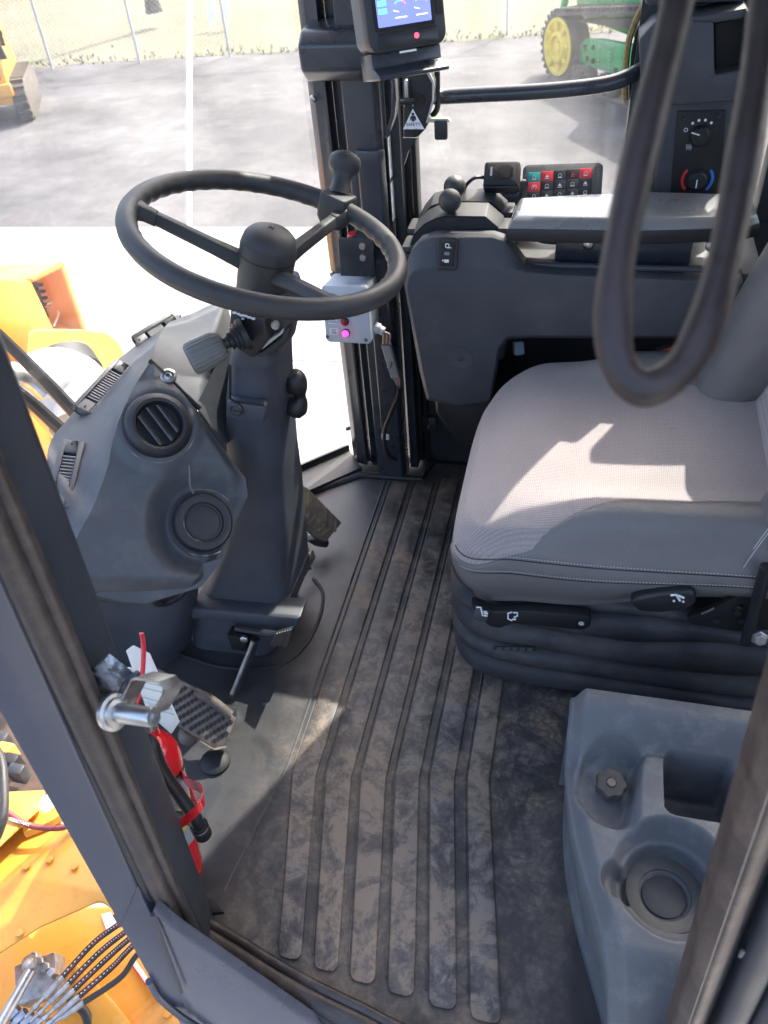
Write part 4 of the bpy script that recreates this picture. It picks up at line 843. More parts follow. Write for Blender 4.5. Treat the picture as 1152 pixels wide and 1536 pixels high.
# ================================================================== HVAC TOWER
ht = E('climate_tower', 'grey rear pillar trim with a storage pocket and round climate dials', 'pillar trim', (.19, 1.72, .7))
YT = 1.70
lower = [(1000, 165), (1103, 160), (1090, 305), (985, 308)]
O('lower_column', prism([P(x, y, Y=YT) for x, y in ((996, 140), (1108, 140), (1094, 320), (978, 320))], (0, .09, 0)), MC, ht, bevel=.008, seg=3)
up_out = [(962, 140), (958, 60), (985, 26), (1060, 22), (1122, 11), (1129, 24), (1120, 140), (1112, 151), (1070, 156), (1000, 159)]
def tw(y_, pts): return [P(x, y, Y=y_) for x, y in pts]
PK = [(1073, 36), (1116, 26), (1121, 40), (1118, 100), (1112, 106), (1074, 114)]
O('upper_shell', prism(tw(1.655, [(962, 142), (958, 60), (985, 30), (1071, 33), (1072, 114), (1118, 104), (1117, 144), (1108, 152), (1000, 160)]), (0, .11, 0)), MC, ht, bevel=.008, seg=3)
O('pocket_rim', prism(tw(1.655, [(1119, 12), (1129, 24), (1119, 104), (1111, 106), (1117, 34), (1116, 26)]), (0, .10, 0)), MC, ht, bevel=.005)
O('shell_top', prism(tw(1.66, [(985, 31), (1060, 23), (1121, 11), (1118, 28), (1072, 35)]), (0, .10, 0)), MC, ht, bevel=.004)
O('pocket_floor', prism(tw(1.70, PK), (0, .01, 0)), MBK, ht)
O('upper_trim', bb(.062, .232, 1.70, 1.76, 1.10, 1.69), MC, ht, bevel=.01)
O('sun_block_panel', bb(.335, .88, 1.75, 1.80, .70, 1.30), MJA, ht, bevel=.01)  # unseen panel, added to cut down the sun patch on the seat
O('sun_block_header', bb(.245, .88, 1.74, 1.80, 1.53, 1.69), MJA, ht, bevel=.01)  # unseen strip under the roof, added to keep sun off seat and floor
O('pillar_core', bb(.06, .245, 1.745, 1.84, .60, 1.72), MJA, ht)
pc = P(1050, 222, Y=YT-.002); PW = (P(1088, 222, Y=YT)-P(1011, 222, Y=YT)).length/2
pp_ = O('control_panel', prism(tw(YT-.004, [(1016, 167), (1089, 165), (1079, 305), (1004, 305)]), (0, .004, 0)), MBK, ht, bevel=.001)
pp_['label'] = 'matt black panel with two round dials'
def tpt(x, y, h=.005): return P(x, y, Y=YT-h)
for x_, y_ in ((1025, 177), (1078, 174)): O('panel_screw', lathe([(.0045, 0), (.0045, .0015), (.002, .0015), (0, .0005)], tpt(x_, y_, .004), (0, -1, 0), 10), MDS, pp_)
for i, (cx_, cy_) in enumerate(((1050, 203), (1046, 269))):
    k_ = O('dial', lathe([(.0195, 0), (.0190, .006), (.0165, .012), (.015, .0135), (0, .0135)], tpt(cx_, cy_, .004), (0, -1, 0), 24), MBL, pp_)
    o_ = tpt(cx_, cy_, .018); d2 = [V((-.94, 0, .28)), V((.02, 0, -1))][i]
    O('pointer', box(o_+d2*.009, (.016, .0022, .0006), plane_ax((0, -1, 0), d2)), MWP, k_)
o_ = tpt(1050, 203, .0048)
for i, a_ in enumerate((128, 104, 80, 54)): O('dial_dot', lathe([(.0026, 0), (.0026, .0005), (0, .0006)], o_+V((cos(rad(a_)), 0, sin(rad(a_))))*.0275, (0, -1, 0), 10), MWP, pp_)
O('off_mark', lathe([(.0038, 0), (.0038, .0005), (.0026, .0005), (.0026, 0)], o_+V((cos(rad(160)), 0, sin(rad(160))))*.029, (0, -1, 0), 12), MWP, pp_)
O('fan_icon', join(*[tube([tpt(1029+x_, 216+s_, .0048), tpt(1031+x_, 219+s_, .0048), tpt(1029+x_, 222+s_, .0048)], .0007, 5) for x_ in (0, 3, 6) for s_ in (0, 3)]), mat('icon_grey', (.4, .41, .42), .5), pp_)
o_ = tpt(1046, 269, .0048)
for nm, a0, a1, mm in (('heat_arc', 140, 225, mat('arc_red', (.65, .02, .03), .5, bump=0)), ('cool_arc', 40, -45, mat('arc_blue', (.03, .16, .62), .5, bump=0))):
    vs = []
    for i in range(13):
        a_ = rad(a0+(a1-a0)*i/12)
        for r_ in (.0255, .0305): vs.append(o_+V((cos(a_), 0, sin(a_)))*r_)
    O(nm, (vs, [(2*i, 2*i+2, 2*i+3, 2*i+1) for i in range(12)]), mm, pp_, solid=.0005, flat=True)

# ================================================================== DASH
dn = V((.60, -.45, .66)).normalized(); dp = P(265, 720, Y=.93); DPL = (dp, dn)
def D(x, y, h=0.): return P(x, y, pl=DPL)+dn*h
da = E('dash_console', 'grey moulded front dash console with slotted and round air vents', 'dashboard', (-.80, .93, 0))
Lc = [(225, 543), (210, 566), (196, 590), (178, 630), (168, 665), (163, 700), (140, 760), (108, 820), (122, 855), (140, 890), (190, 901)]
Rc = [(232, 546), (262, 576), (297, 613), (322, 650), (350, 688), (371, 715), (376, 742), (362, 783), (340, 835), (305, 880), (226, 904)]
def lerp_poly(pl_, t):
    f_ = t*(len(pl_)-1); i = min(int(f_), len(pl_)-2); f_ -= i
    return (pl_[i][0]+(pl_[i+1][0]-pl_[i][0])*f_, pl_[i][1]+(pl_[i+1][1]-pl_[i][1])*f_)
def dash_h(x, y, s_):
    h = 0.
    d1 = sqrt(((x-235)/1.05)**2+(y-640)**2); h += .010*ss(75, 50, d1)-.004*ss(50, 42, d1)
    d2 = sqrt(((x-304)/.95)**2+(y-783)**2)
    h -= .030*ss(100, 52, d2)*ss(620, 740, y)
    h += .020*ss(50, 44, d2)
    # bulge crest between the vents, falling away to the right edge and bottom
    e_ = min(s_, 1-s_)*2
    h -= .018*(1-ss(0, .13, 1-s_))
    h -= .050*ss(862, 906, y)
    h += .006*ss(.0, .45, s_)
    return h
def dface(u_, v_):
    l_, r_ = lerp_poly(Lc, v_), lerp_poly(Rc, v_); x = l_[0]+(r_[0]-l_[0])*u_; y = l_[1]+(r_[1]-l_[1])*u_
    return D(x, y, dash_h(x, y, u_))
O('main_face', grid(dface, 70, 110), MP, da, flip=False, ang=70)
# outer band with slot vents
band_o = [(71, 712), (77, 659), (104, 626), (162, 553), (200, 521), (252, 478)]
ZB = .600
def BO(x, y): return P(x, y, z=ZB)
bo3 = [BO(76, 745)+V((0, -.09, -.16)), BO(71, 712), BO(77, 661), BO(104, 626), BO(162, 553), BO(200, 521), BO(252, 478), BO(272, 472)]
bi3 = [dface(0, .72-.72*k/12) for k in range(13)]+[D(236, 528, -.014)]
def strip(A_, B_, n=6): return loft([[L(p_, q_, k/n) for p_, q_ in zip(A_, B_)] for k in range(n+1)], cap=False, close=False)
cb_o, cb_i = catmull(bo3, 5), catmull(bi3, 5)
def bandpt(u_, v_):
    f_ = v_*(len(cb_o)-1); i = min(int(f_), len(cb_o)-2); t = f_-i
    return L(L(cb_o[i], cb_o[i+1], t), L(cb_i[i], cb_i[i+1], t), u_)
mid = lambda a_, b_, t: a_+(b_-a_)*t
O('vent_band', grid(lambda u_, v_: bandpt(u_, v_)+Z1*.010*sin(pi*min(1, u_*1.25)), 10, 60), MP, da, ang=70)
O('outer_drop', loft([cb_o, [p_+V((-.005, 0, -.02)) for p_ in cb_o], [p_+V((-.01, 0, -.25)) for p_ in cb_o]], cap=False, close=False), MBK, da)
# upper lid to the right
lidz = P(283, 474, z=.615)
ld = [D(228, 540, -.006), D(262, 572, -.008), D(300, 612, -.010), D(325, 648, -.014), P(338, 640, Y=1.08), P(346, 560, Y=1.12), P(350, 500, Y=1.16), P(334, 452, Y=1.32), P(316, 451, z=.625), P(284, 472, z=.625), P(252, 484, z=.615)]
def lidpt(u_, v_):
    A_ = [D(228, 540, -.006), D(262, 572, -.008), D(300, 612, -.010), D(330, 655, -.03)]; B_ = [P(258, 480, z=.612), P(288, 470, z=.625), P(338, 446, z=.63), P(352, 500, z=.60)]
    f_ = u_*3; i = min(int(f_), 2); t = f_-i
    a_, b_ = L(A_[i], A_[i+1], t), L(B_[i], B_[i+1], t)
    return L(a_, b_, v_)+Z1*.012*sin(pi*v_)
O('service_lid', grid(lidpt, 24, 20), MP, da, ang=60)
O('lid_gap', tube([D(224, 541, .002), D(245, 560, .003), D(272, 588, .003), D(300, 614, .002)], .0045, 6), MBK, da)
O('lid_side', quad4(D(300, 600, -.02), P(370, 455, Y=1.24), P(380, 640, Y=1.16), D(335, 668, -.03)), MP, da)
O('inner_panel', prism([P(x, y, Y=1.19) for x, y in ((322, 540), (385, 470), (400, 700), (400, 900), (320, 900), (290, 640))], (0, .02, 0)), MCOL, da)
for x_, y_, z_ in ((308, 499, .63), (251, 566, .66)):
    c_ = P(x_, y_, z=z_-.006) if x_ > 300 else D(x_, y_, .006)
    n_ = V((.3, -.35, .85)).normalized()
    sr = O('lid_screw', lathe([(.014, -.004), (.014, .003), (.010, .004), (.0085, -.001), (.0085, .001), (.004, .004), (0, .0035)], c_, n_, 20), MBS, da)
    O('screw_socket', lathe([(.0035, .0042), (.0035, .0050), (0, .0050)], c_, n_, 6), MBK, sr)
# slot vents
MFN = mat('sunlit_fin', (.20, .20, .20), .4, bump=0)  # paler than the dash: sun on the fin edges put into the colour
NB_ = {}
for iu in range(21):
    for iv in range(121):
        u_, v_ = iu/20, iv/120; p_ = bandpt(u_, v_)+Z1*.010*sin(pi*min(1, u_*1.25)); q_ = p_-CAM; d_ = q_.dot(fw)
        NB_[(u_, v_)] = (576+F*q_.dot(rt)/d_, 768-F*q_.dot(up)/d_, p_)
def onband(px, py): return min(NB_.values(), key=lambda t: (t[0]-px)**2+(t[1]-py)**2)[2]
def slot(pa_, pb_, pside, wd, hgt, n, label):
    a_, b_ = onband(*pa_), onband(*pb_); xax = (b_-a_); ln_ = xax.length; xax.normalize()
    sd_ = onband(*pside)-(a_+b_)/2; nn = xax.cross(sd_-xax*sd_.dot(xax)).normalized()
    if nn.dot(CAM-a_) < 0: nn = -nn
    vw = (CAM-a_).normalized(); nn = (nn*.35+(vw-xax*vw.dot(xax))*.8).normalized()
    yax = nn.cross(xax); c_ = (a_+b_)/2+nn*hgt*.35; AX_ = (xax, yax, nn)
    hx = ln_/2; t_ = .0045
    v_ = O('slot_vent', join(box(c_+yax*(wd-t_), (ln_, 2*t_, hgt), AX_), box(c_-yax*(wd-t_), (ln_, 2*t_, hgt), AX_), box(c_+xax*(hx-.013), (.026, 2*wd-4*t_, hgt), AX_), box(c_-xax*(hx-.013), (.026, 2*wd-4*t_, hgt), AX_)), MP, da, bevel=.0018)
    v_['label'] = label
    O('duct', box(c_+nn*hgt*.08, (ln_-.03, 2*wd-.016, .003), AX_), MBK, v_)
    for i in range(n):
        cc_ = c_+xax*(-hx+.034+(ln_-.068)*i/(n-1))
        O('fin', box(cc_+nn*hgt*.26, (.0022, 2*wd-4*t_-.001, hgt*.30), AX_), MFN, v_)
    for s_ in (-1, 1): O('vent_pin', lathe([(.0022, 0), (.0022, .001), (0, .001)], c_+xax*s_*(hx-.008)+nn*hgt/2, nn, 8), MBK, v_)
slot((122, 622), (184, 552), (172, 610), .0200, .018, 13, 'middle slot vent')
slot((203, 519), (262, 482), (240, 515), .0165, .018, 13, 'far slot vent with white edges')
slot((88, 768), (110, 668), (125, 725), .0195, .018, 11, 'near slot vent beside the door post')
# round vents
vn = dn
c_ = D(235, 641, .0142)
rv = O('round_vent', lathe([(.056, -.008), (.056, .003), (.052, .012), (.044, .016), (.039, .014), (.036, .004), (.0345, .0)], c_, vn, 48), MBL, da); rv['label'] = 'open round vent with angled louvres'
O('duct', lathe([(.036, .0), (.036, .001), (0, .001)], c_, vn, 32), MBK, rv)
RA = plane_ax(vn, D(258, 668)-D(215, 612))
for off in (-.017, .003, .020):
    hl = sqrt(.034**2-off**2)
    vs_ = []
    O('louvre', loft([[c_+RA[0]*t_*hl+RA[1]*(off+dy)+RA[2]*dz for dy, dz in ((-.0055, .0115), (-.003, .0125), (.005, .003), (.0025, .002))] for t_ in (-1, -.5, 0, .5, 1)]), MP, rv)
c_ = D(304, 784, .0015)
rv = O('round_vent', lathe([(.051, -.008), (.051, .004), (.047, .009), (.040, .010), (.034, .008), (.033, .005), (.0315, .005), (.031, .007), (.024, .008), (0, .008)], c_, vn, 48), MBL, da); rv['label'] = 'closed round vent in a recess'
O('cap_ridge', lathe([(.0295, .0078), (.0295, .0092), (.028, .0092), (.028, .0078)], c_, vn, 40), MBL, rv)
# moulding scuff line joining the vents
SCF = mat('scuff_ring', (.20, .20, .195), .7, var=.5, vs=60)
for (x_, y_, rx_, a0, a1) in ((235, 641, 57, 20, 150), (235, 641, 58, 190, 230), (304, 784, 51.5, 60, 120), (304, 784, 51, 250, 330), (304, 784, 33, 320, 400), (304, 784, 30, 100, 190)):
    O('scuff', tube([D(x_+rx_*cos(rad(a_)), y_+rx_*.97*sin(rad(a_)), .0150 if rx_ > 40 and y_ < 700 else (.0095 if rx_ < 40 else .003)) for a_ in range(a0, a1, 8)], lambda t: .0007+.0005*sin(t*17), 5), SCF, da)
O('mould_line', tube([D(281, 690, .002), D(284, 705, .0), D(286, 725, -.006), D(292, 738, -.010), D(302, 745, -.012)], .0016, 6), mat('scuff', (.16, .16, .16), .6), da)
# lower foot, set back below the belly
ft = [P(150, 893, Y=.86), P(226, 900, Y=.90), P(300, 876, Y=.93), P(322, 862, Y=1.0)]
fb = [V((-.98, .72, 0)), V((-.90, .86, 0)), V((-.815, .945, 0)), V((-.79, 1.02, 0))]
O('foot_panel', strip(catmull([p_+V((-.04, .03, 0)) for p_ in ft], 4), catmull(fb, 4), 8), MCOL, da)
O('belly_cap', loft([[D(x, y, dash_h(x, y, .5)) for x, y in Lc[9:]+Rc[:7:-1]], [D(x, y, -.16) for x, y in Lc[9:]+Rc[:7:-1]]], close=True), MP, da)
O('belly_skirt', loft([[dface(1., k/20) for k in range(21)], [dface(1., k/20)-dn*.05+V((-.006, 0, 0)) for k in range(21)]], cap=False, close=False), MP, da)
c_ = P(266, 889, Y=.905); uv = O('round_vent', lathe([(.042, -.006), (.042, .004), (.038, .008), (.028, .009), (.026, .004), (.020, .004), (.018, .008), (0, .008)], c_+V((-.012, 0, .004)), V((.52, -.42, -.22)), 40), MBL, da); uv['label'] = 'third round vent under the belly, seen edge on'

# ================================================================== STEERING COLUMN
sco = E('steering_column', 'dark grey moulded steering column tower rising from the floor', 'steering column', (-.68, 1.1, 0))
def crr(c_, hx, hy, r_, tilt=0.): return [V((c_[0]+a_, c_[1]+b_, c_[2]+tilt*a_)) for a_, b_ in rr2(hx, hy, r_, 5)]
def xat(px, Y_, z_):
    lo, hi = -1.4, .6
    for _ in range(40):
        m_ = (lo+hi)/2; q_ = V((m_, Y_, z_))-CAM; d_ = q_.dot(fw)
        if 576+F*q_.dot(rt)/d_ < px: lo = m_
        else: hi = m_
    return lo
def secs(rows):
    out = []
    for (xl, xr, yy), Yn, dep, r_ in rows:
        a_ = P((xl+xr)/2, yy, Y=Yn); zc = a_.z
        x0_ = xat(xl, Yn+.012, zc); x1_ = xat(xr, Yn+dep-.03, zc)
        out.append(crr(((x0_+x1_)/2, Yn+dep/2, zc), (x1_-x0_)/2, dep/2, min(r_, (x1_-x0_)*.45), .05))
    return out
O('shroud', loft(secs([((290, 466, 925), 1.03, .20, .035), ((306, 462, 890), 1.035, .20, .04), ((322, 460, 840), 1.045, .19, .045), ((331, 455, 780), 1.05, .18, .045), ((334, 448, 720), 1.055, .165, .045), ((332, 443, 660), 1.055, .15, .04), ((334, 440, 610), 1.05, .14, .035), ((340, 437, 560), 1.045, .13, .03), ((346, 437, 530), 1.04, .12, .03), ((352, 438, 500), 1.035, .12, .03)])), MCOL, sco, ang=60)
O('shroud_base', loft(secs([((282, 448, 982), 1.0, .22, .04), ((284, 455, 955), 1.005, .22, .04), ((288, 462, 925), 1.015, .22, .04), ((296, 466, 912), 1.02, .215, .04)])), MCOL, sco, ang=60)
O('base_step', loft(secs([((285, 452, 937), .995, .06, .01), ((287, 457, 921), .999, .06, .01)])), MCOL, sco, bevel=.006)
tb = [P(x, y, Y=1.03) for x, y in ((340, 601), (392, 608), (398, 613), (395, 636), (390, 638), (338, 626))]
O('access_panel', prism(tb, (0, .02, 0)), MCOL, sco, bevel=.004)
O('panel_outline', tube([P(x, y, Y=1.032) for x, y in ((345, 545), (345, 598), (352, 602), (396, 608))], .0025, 6, sm=False), MBK, sco)
scr = O('panel_screw', lathe([(.012, 0), (.012, .003), (.009, .005), (.007, .003), (0, .004)], P(355, 613, Y=1.029), (0, -1, .1), 16), MDS, sco)
O('upper_collar', loft(secs([((342, 440, 552), 1.018, .13, .02), ((346, 446, 530), 1.010, .14, .022), ((360, 452, 505), 1.01, .14, .022), ((372, 450, 478), 1.015, .13, .022), ((380, 446, 455), 1.02, .11, .022)])), MCOL, sco, bevel=.0, ang=50)
O('switch_housing', prism([P(x, y, Y=.985) for x, y in ((345, 462), (398, 478), (402, 512), (380, 540), (340, 516))], (0, .07, .0)), MBL, sco, bevel=.006)
hb = [P(x, y, Y=.985) for x, y in ((352, 456), (400, 468))]
O('stalk_icons', join(*[box(P(x, y, Y=.983), (w_, .002, .0028)) for x, y, w_ in ((352, 469, .006), (358, 471, .004), (363, 473, .007), (369, 474, .004), (374, 476, .006), (380, 478, .005), (364, 478, .004))]), MWP, sco)
st0, st1 = P(362, 503, Y=.968), P(300, 533, Y=.930)
dst = (st1-st0).normalized()
stalk = O('stalk_boot', lathe([(.024, -.008), (.024, 0), (.020, .002), (.021, .006), (.017, .008), (.018, .012), (.013, .014), (.014, .019), (.009, .021), (.008, .034)], st0, dst, 24), MBL, sco)
O('stalk_knob', lathe([(.014, .028), (.020, .032), (.0235, .042), (.0245, .075), (.0235, .0815), (.022, .083), (0, .083)], st0, dst, 132, rf=lambda a_: 1.+.030*max(-.6, min(.6, cos(22*a_)))), mat('knob_plastic', (.13, .13, .122), .45, bump=.1), sco, ang=60)
O('stalk_cap', lathe([(.0215, .0828), (.0205, .0845), (0, .085)], st0, dst, 32), MPS, sco)
O('tilt_lever', prism([P(x, y, Y=1.0) for x, y in ((384, 538), (388, 530), (420, 508), (428, 494), (436, 490), (432, 512), (410, 534))], (0, .02, 0)), MBL, sco, bevel=.004)
O('lever_edge', prism([P(x, y, Y=.996) for x, y in ((386, 523), (392, 516), (418, 501), (424, 494), (424, 500), (394, 524))], (0, .006, 0)), MLG, sco, bevel=.001)
O('housing_bolt', lathe([(.0065, 0), (.0065, .006), (0, .007)], P(414, 486, Y=.995), (0, -1, 0), 8), MBS, sco)
O('wire_boot', tube([P(436, 560, Y=1.14), P(448, 585, Y=1.14), P(450, 600, Y=1.14), P(440, 616, Y=1.14)], lambda t: .016+.006*sin(t*9), 10), MBL, sco)
# tilt pedal
tpd = E('tilt_pedal', 'small ribbed metal tilt pedal on a bar at the foot of the steering column', 'pedal', P(415, 965, z=.05))
O('bar', tube([P(354, 941, Y=.985), P(392, 948, Y=.98), P(428, 954, Y=.975)], .008, 8), MDS, tpd)
fq = [P(x, y, Y=.955) for x, y in ((414, 950), (438, 943), (430, 970), (405, 966))]
O('foot_pad', prism(fq, (0, .012, -.004)), MDS, tpd, bevel=.001)
for i in range(6):
    t = (i+.5)/6; O('pad_rib', cyl(L(fq[0], fq[1], t)-Y1*.001, L(fq[3], fq[2], t)-Y1*.001, .0018, 6), MWS, tpd)
O('pivot_bolt', lathe([(.009, 0), (.009, .007), (.006, .009), (0, .009)], P(367, 957, Y=.972), (.1, -1, .2), 6), MCH, tpd)
O('hinge_block', box(P(360, 958, Y=.99), (.04, .03, .05)), MBK, tpd, bevel=.004)

# ================================================================== STEERING WHEEL
wn = V((math.tan(rad(17)), math.tan(rad(3)), 1)).normalized(); WX = plane_ax(wn, (1, 0, 0)); wx_, wy_, wz_ = WX
wc = P(401, 357, d=1.18); RW = .199
sw_ = E('steering_wheel', 'large black steering wheel with three spokes and a mushroom spinner knob', 'steering wheel', wc-wz_*.07)
rim = []
NS, NT = 144, 14; vs, fs = [], []
for i in range(NS):
    a_ = 2*pi*i/NS; rd_ = wx_*cos(a_)+wy_*sin(a_)
    for j in range(NT):
        b_ = 2*pi*j/NT; r_ = .0148
        if cos(b_) < -.35 and sin(b_) < .5: r_ += .0012*cos(a_*44)
        vs.append(wc+rd_*(RW+r_*cos(b_))+wz_*r_*sin(b_)*1.05)
for i in range(NS):
    for j in range(NT): fs.append((i*NT+j, i*NT+(j+1) % NT, ((i+1) % NS)*NT+(j+1) % NT, ((i+1) % NS)*NT+j))
O('rim', (vs, fs), MRU, sw_)
hc = wc-wz_*.035+P(403, 388, d=1.18)-P(401, 374, d=1.18)
hub = O('hub', lathe([(.035, -.055), (.040, -.05), (.0415, -.0), (.0425, .02), (.0425, .036), (.0415, .042), (.041, .042), (.038, .052), (.030, .060), (.018, .0645), (0, .066)], hc, wz_, 40), MRU, sw_)
O('hub_seam', lathe([(.0428, .022), (.0428, .0245), (.042, .0245), (.042, .022)], hc, wz_, 40), MBK, hub)
O('hub_emblem', join(box(hc+wz_*.0665-wx_*.003, (.002, .010, .001), WX), box(hc+wz_*.0665+wx_*.003, (.002, .010, .001), WX), box(hc+wz_*.0665, (.008, .002, .001), WX)), MBL, hub)
def wpt(x, y): return P(x, y, pl=(wc, wz_))
for k, (x, y) in enumerate(((225, 316), (515, 318), (490, 440))):
    e_ = wpt(x, y); d_ = (e_-wc); d_ -= wz_*d_.dot(wz_); d_.normalize(); s_ = wz_.cross(d_)
    i_, o_ = hc+d_*.030+wz_*.005, wc+d_*(RW-.004)
    sec = lambda c__, w_, h_: [c__+s_*(w_*a_)+wz_*(h_*b_) for a_, b_ in ((-1, -.6), (-.8, -1), (.8, -1), (1, -.6), (.55, 1), (-.55, 1))]
    O('spoke', loft([sec(i_, .017, .011), sec(L(i_, o_, .3), .0135, .0095), sec(L(i_, o_, .80), .0115, .0085)]), MRU, sw_, bevel=.002)
    O('spoke_sleeve', loft([sec(L(i_, o_, .795), .0125, .0095), sec(L(i_, o_, .9), .014, .010), sec(o_, .024, .0115)]), MRU, sw_, bevel=.003)
# spinner knob
kb_ = wpt(515, 305); d_ = (kb_-wc).normalized(); kb_ = wc+d_*RW
sp_k = O('spinner_clamp', loft([[kb_+d_*a_+wz_.cross(d_)*b_+wz_*h_ for a_, b_ in rr2(.024*s_, .026*s_, .008, 4)] for h_, s_ in ((-.032, .72), (-.018, .95), (.010, 1.), (.020, .95), (.022, .88))]), MRU, sw_, bevel=.002)
kt = P(518, 240, d=(kb_-CAM).dot(fw)-.005); kx = (kt-kb_).normalized(); hl = (kt-kb_).length
O('spinner_knob', lathe([(.0185, .018), (.0175, .024), (.0158, .034), (.0150, hl*.5), (.0158, hl*.64), (.0185, hl*.72), (.0245, hl*.79), (.0265, hl*.88), (.0268, hl*.97), (.0245, hl*1.06), (.018, hl*1.12), (.009, hl*1.145), (0, hl*1.15)], kb_, kx, 32), MRU, sp_k)

# ================================================================== PEDALS
bp2 = E('brake_pedal', 'large worn brake pedal with square-holed tread plate and long arm', 'pedal', P(310, 1080, z=.08))
pq = [P(x, y, pl=(P(300, 1060, z=.11), V((.42, -.55, .72)).normalized())) for x, y in ((232, 1000), (290, 1030), (355, 1078), (338, 1118), (320, 1122), (255, 1083), (224, 1040))]
pn_ = V((.42, -.55, .72)).normalized()
O('tread_plate', prism(pq, -pn_*.010), mat('dusty_tread', (.15, .125, .10), .75, .05, var=.35, vs=50, bump=.4), bp2, bevel=.002)
O('plate_edge', prism([pq[3], pq[4], pq[5], pq[5]-pn_*.022, pq[4]-pn_*.022, pq[3]-pn_*.022], (.004, -.004, 0)), MWS, bp2)
pp0 = (P(300, 1060, z=.11), pn_)
ux2 = P(332, 1082, pl=pp0)-P(300, 1058, pl=pp0); uy2 = P(300, 1085, pl=pp0)-P(300, 1058, pl=pp0)
hs = []
for j in range(-6, 7):
    for i in range(-6, 7):
        x, y = 294+i*11.5+j*5.5, 1062+i*6.2-j*(-11.0)*.9
        ok = True
        for k in range(7):
            A_, B_ = ((232, 1000), (290, 1030), (355, 1078), (338, 1118), (320, 1122), (255, 1083), (224, 1040))[k], ((290, 1030), (355, 1078), (338, 1118), (320, 1122), (255, 1083), (224, 1040), (232, 1000))[k]
            cr = (B_[0]-A_[0])*(y-A_[1])-(B_[1]-A_[1])*(x-A_[0]); 
            if cr/sqrt((B_[0]-A_[0])**2+(B_[1]-A_[1])**2) < 4.5: ok = False
        if ok:
            c_ = P(x, y, pl=pp0)+pn_*.0006; a_ = plane_ax(pn_, ux2+uy2*.2)
            O('tread_hole', box(c_, (.0078, .0078, .0010), a_), MBK, bp2)
O('arm', tube([P(383, 958, Y=.985), P(372, 990, Y=.96), P(352, 1040, Y=.90), P(342, 1060, Y=.87)], .0105, 6), MDS, bp2)
O('arm_edge', tube([P(379, 962, Y=.972), P(368, 990, Y=.948), P(347, 1042, Y=.886)], .0045, 6), mat('worn_bare', (.40, .37, .33), .4, .6, var=.3, vs=50), bp2)
O('pivot_tube', tube([P(292, 1036, pl=pp0)+pn_*.008, P(320, 1052, pl=pp0)+pn_*.010, P(345, 1072, pl=pp0)+pn_*.008], .010, 10), MWS, bp2)
O('arm_foot', box(P(344, 1068, Y=.85), (.03, .03, .05), plane_ax((.4, -.5, .7), (1, 0, 0))), MDS, bp2, bevel=.005)
O('return_roller', sphere(P(282, 1103, z=.06), .020, 8), MWS, bp2)
MDP = mat('dusty_pedal_rubber', (.15, .122, .092), .8, var=.35, vs=40, bump=.4, dirt=((.05, .045, .04), .5, .8, 45, .7))
ac = E('accelerator_pedal', 'dusty ribbed accelerator pedal just right of the steering column', 'pedal', P(480, 790, z=.05))
an_ = V((.65, -.35, .68)).normalized(); apq = (P(480, 770, z=.10), an_)
aq = [P(x, y, pl=apq) for x, y in ((446, 724), (462, 732), (513, 784), (490, 812), (474, 806), (446, 778))]
O('pad', prism(aq, -an_*.016), MDP, ac, bevel=.003)
for i in range(6):
    t = (i+.6)/6.5
    for s_, (u0_, u1_) in ((0, (.05, .48)), (1, (.52, .95))):
        a_ = L(L(aq[1], aq[2], t), L(aq[5], aq[3], t), u0_); b_ = L(L(aq[1], aq[2], min(1, t+.10*(1-2*s_)+.04)), L(aq[5], aq[3], min(1, t+.10*(1-2*s_)+.04)), u1_)
        O('tread_bar', tube([a_+an_*.002, b_+an_*.002], .0034, 5, sm=False), MDP, ac)
O('pedal_lever', tube([P(455, 800, z=.05), P(474, 812, z=.045), P(490, 815, z=.03)], .011, 8), MDS, ac)
O('pivot_pin', cyl(P(462, 806, z=.055), P(472, 806, z=.055), .008, 10), MLG, ac)
a2 = E('side_pedal', 'small dirty pedal half hidden behind the steering column', 'pedal', P(463, 845, z=.04))
O('pad', prism([P(x, y, pl=(P(463, 845, z=.06), an_)) for x, y in ((450, 836), (470, 824), (474, 836), (460, 862), (450, 866))], -an_*.014), MWS, a2, bevel=.002)
for i in range(5): O('pad_stud', box(P(457+(i % 2)*8, 836+i*5.5, pl=(P(463, 845, z=.06), an_)), (.006, .006, .005), plane_ax(an_, (1, 0, 0))), MDS, a2)

# ================================================================== FIRE EXTINGUISHER
ea = P(247, 1105, Y=.62); eb = P(292, 1300, Y=.50)
ea, eb = P(226, 1110, Y=.60), P(268, 1312, Y=.50)
ev = (ea-eb).normalized(); el = (ea-eb).length; ER = .043
fe = E('fire_extinguisher', 'red fire extinguisher strapped upright behind the left door post', 'fire extinguisher', eb)
O('cylinder', lathe([(.0, 0), (.036, 0), (.042, .006), (ER, .014), (ER, el-.035), (.041, el-.022), (.034, el-.006), (.024, el+.006), (.017, el+.012), (.015, el+.03)], eb, ev, 40), MRE, fe)
LBL = mat('label_silver', (.30, .31, .34), .4, var=.2, vs=60, bump=0)
lv = O('label', lathe([(ER+.0006, el*.30), (ER+.0006, el-.060)], eb, ev, 40), LBL, fe)
O('label_band', lathe([(ER+.001, el-.062), (ER+.001, el-.057)], eb, ev, 40), MPK, lv); O('label_strip', lathe([(ER+.001, el*.42), (ER+.001, el*.58)], eb, ev, 40), mat('label_yellow', (.55, .50, .06), .4, bump=0), lv)
O('valve', lathe([(.016, 0), (.016, .03), (.010, .034), (.010, .055)], eb+ev*(el+.02), ev, 14), MBS, fe)
O('handle', box(eb+ev*(el+.065)+V((.0, .0, .01)), (.02, .09, .012), plane_ax(ev, (1, .2, 0))), MBK, fe, bevel=.003)
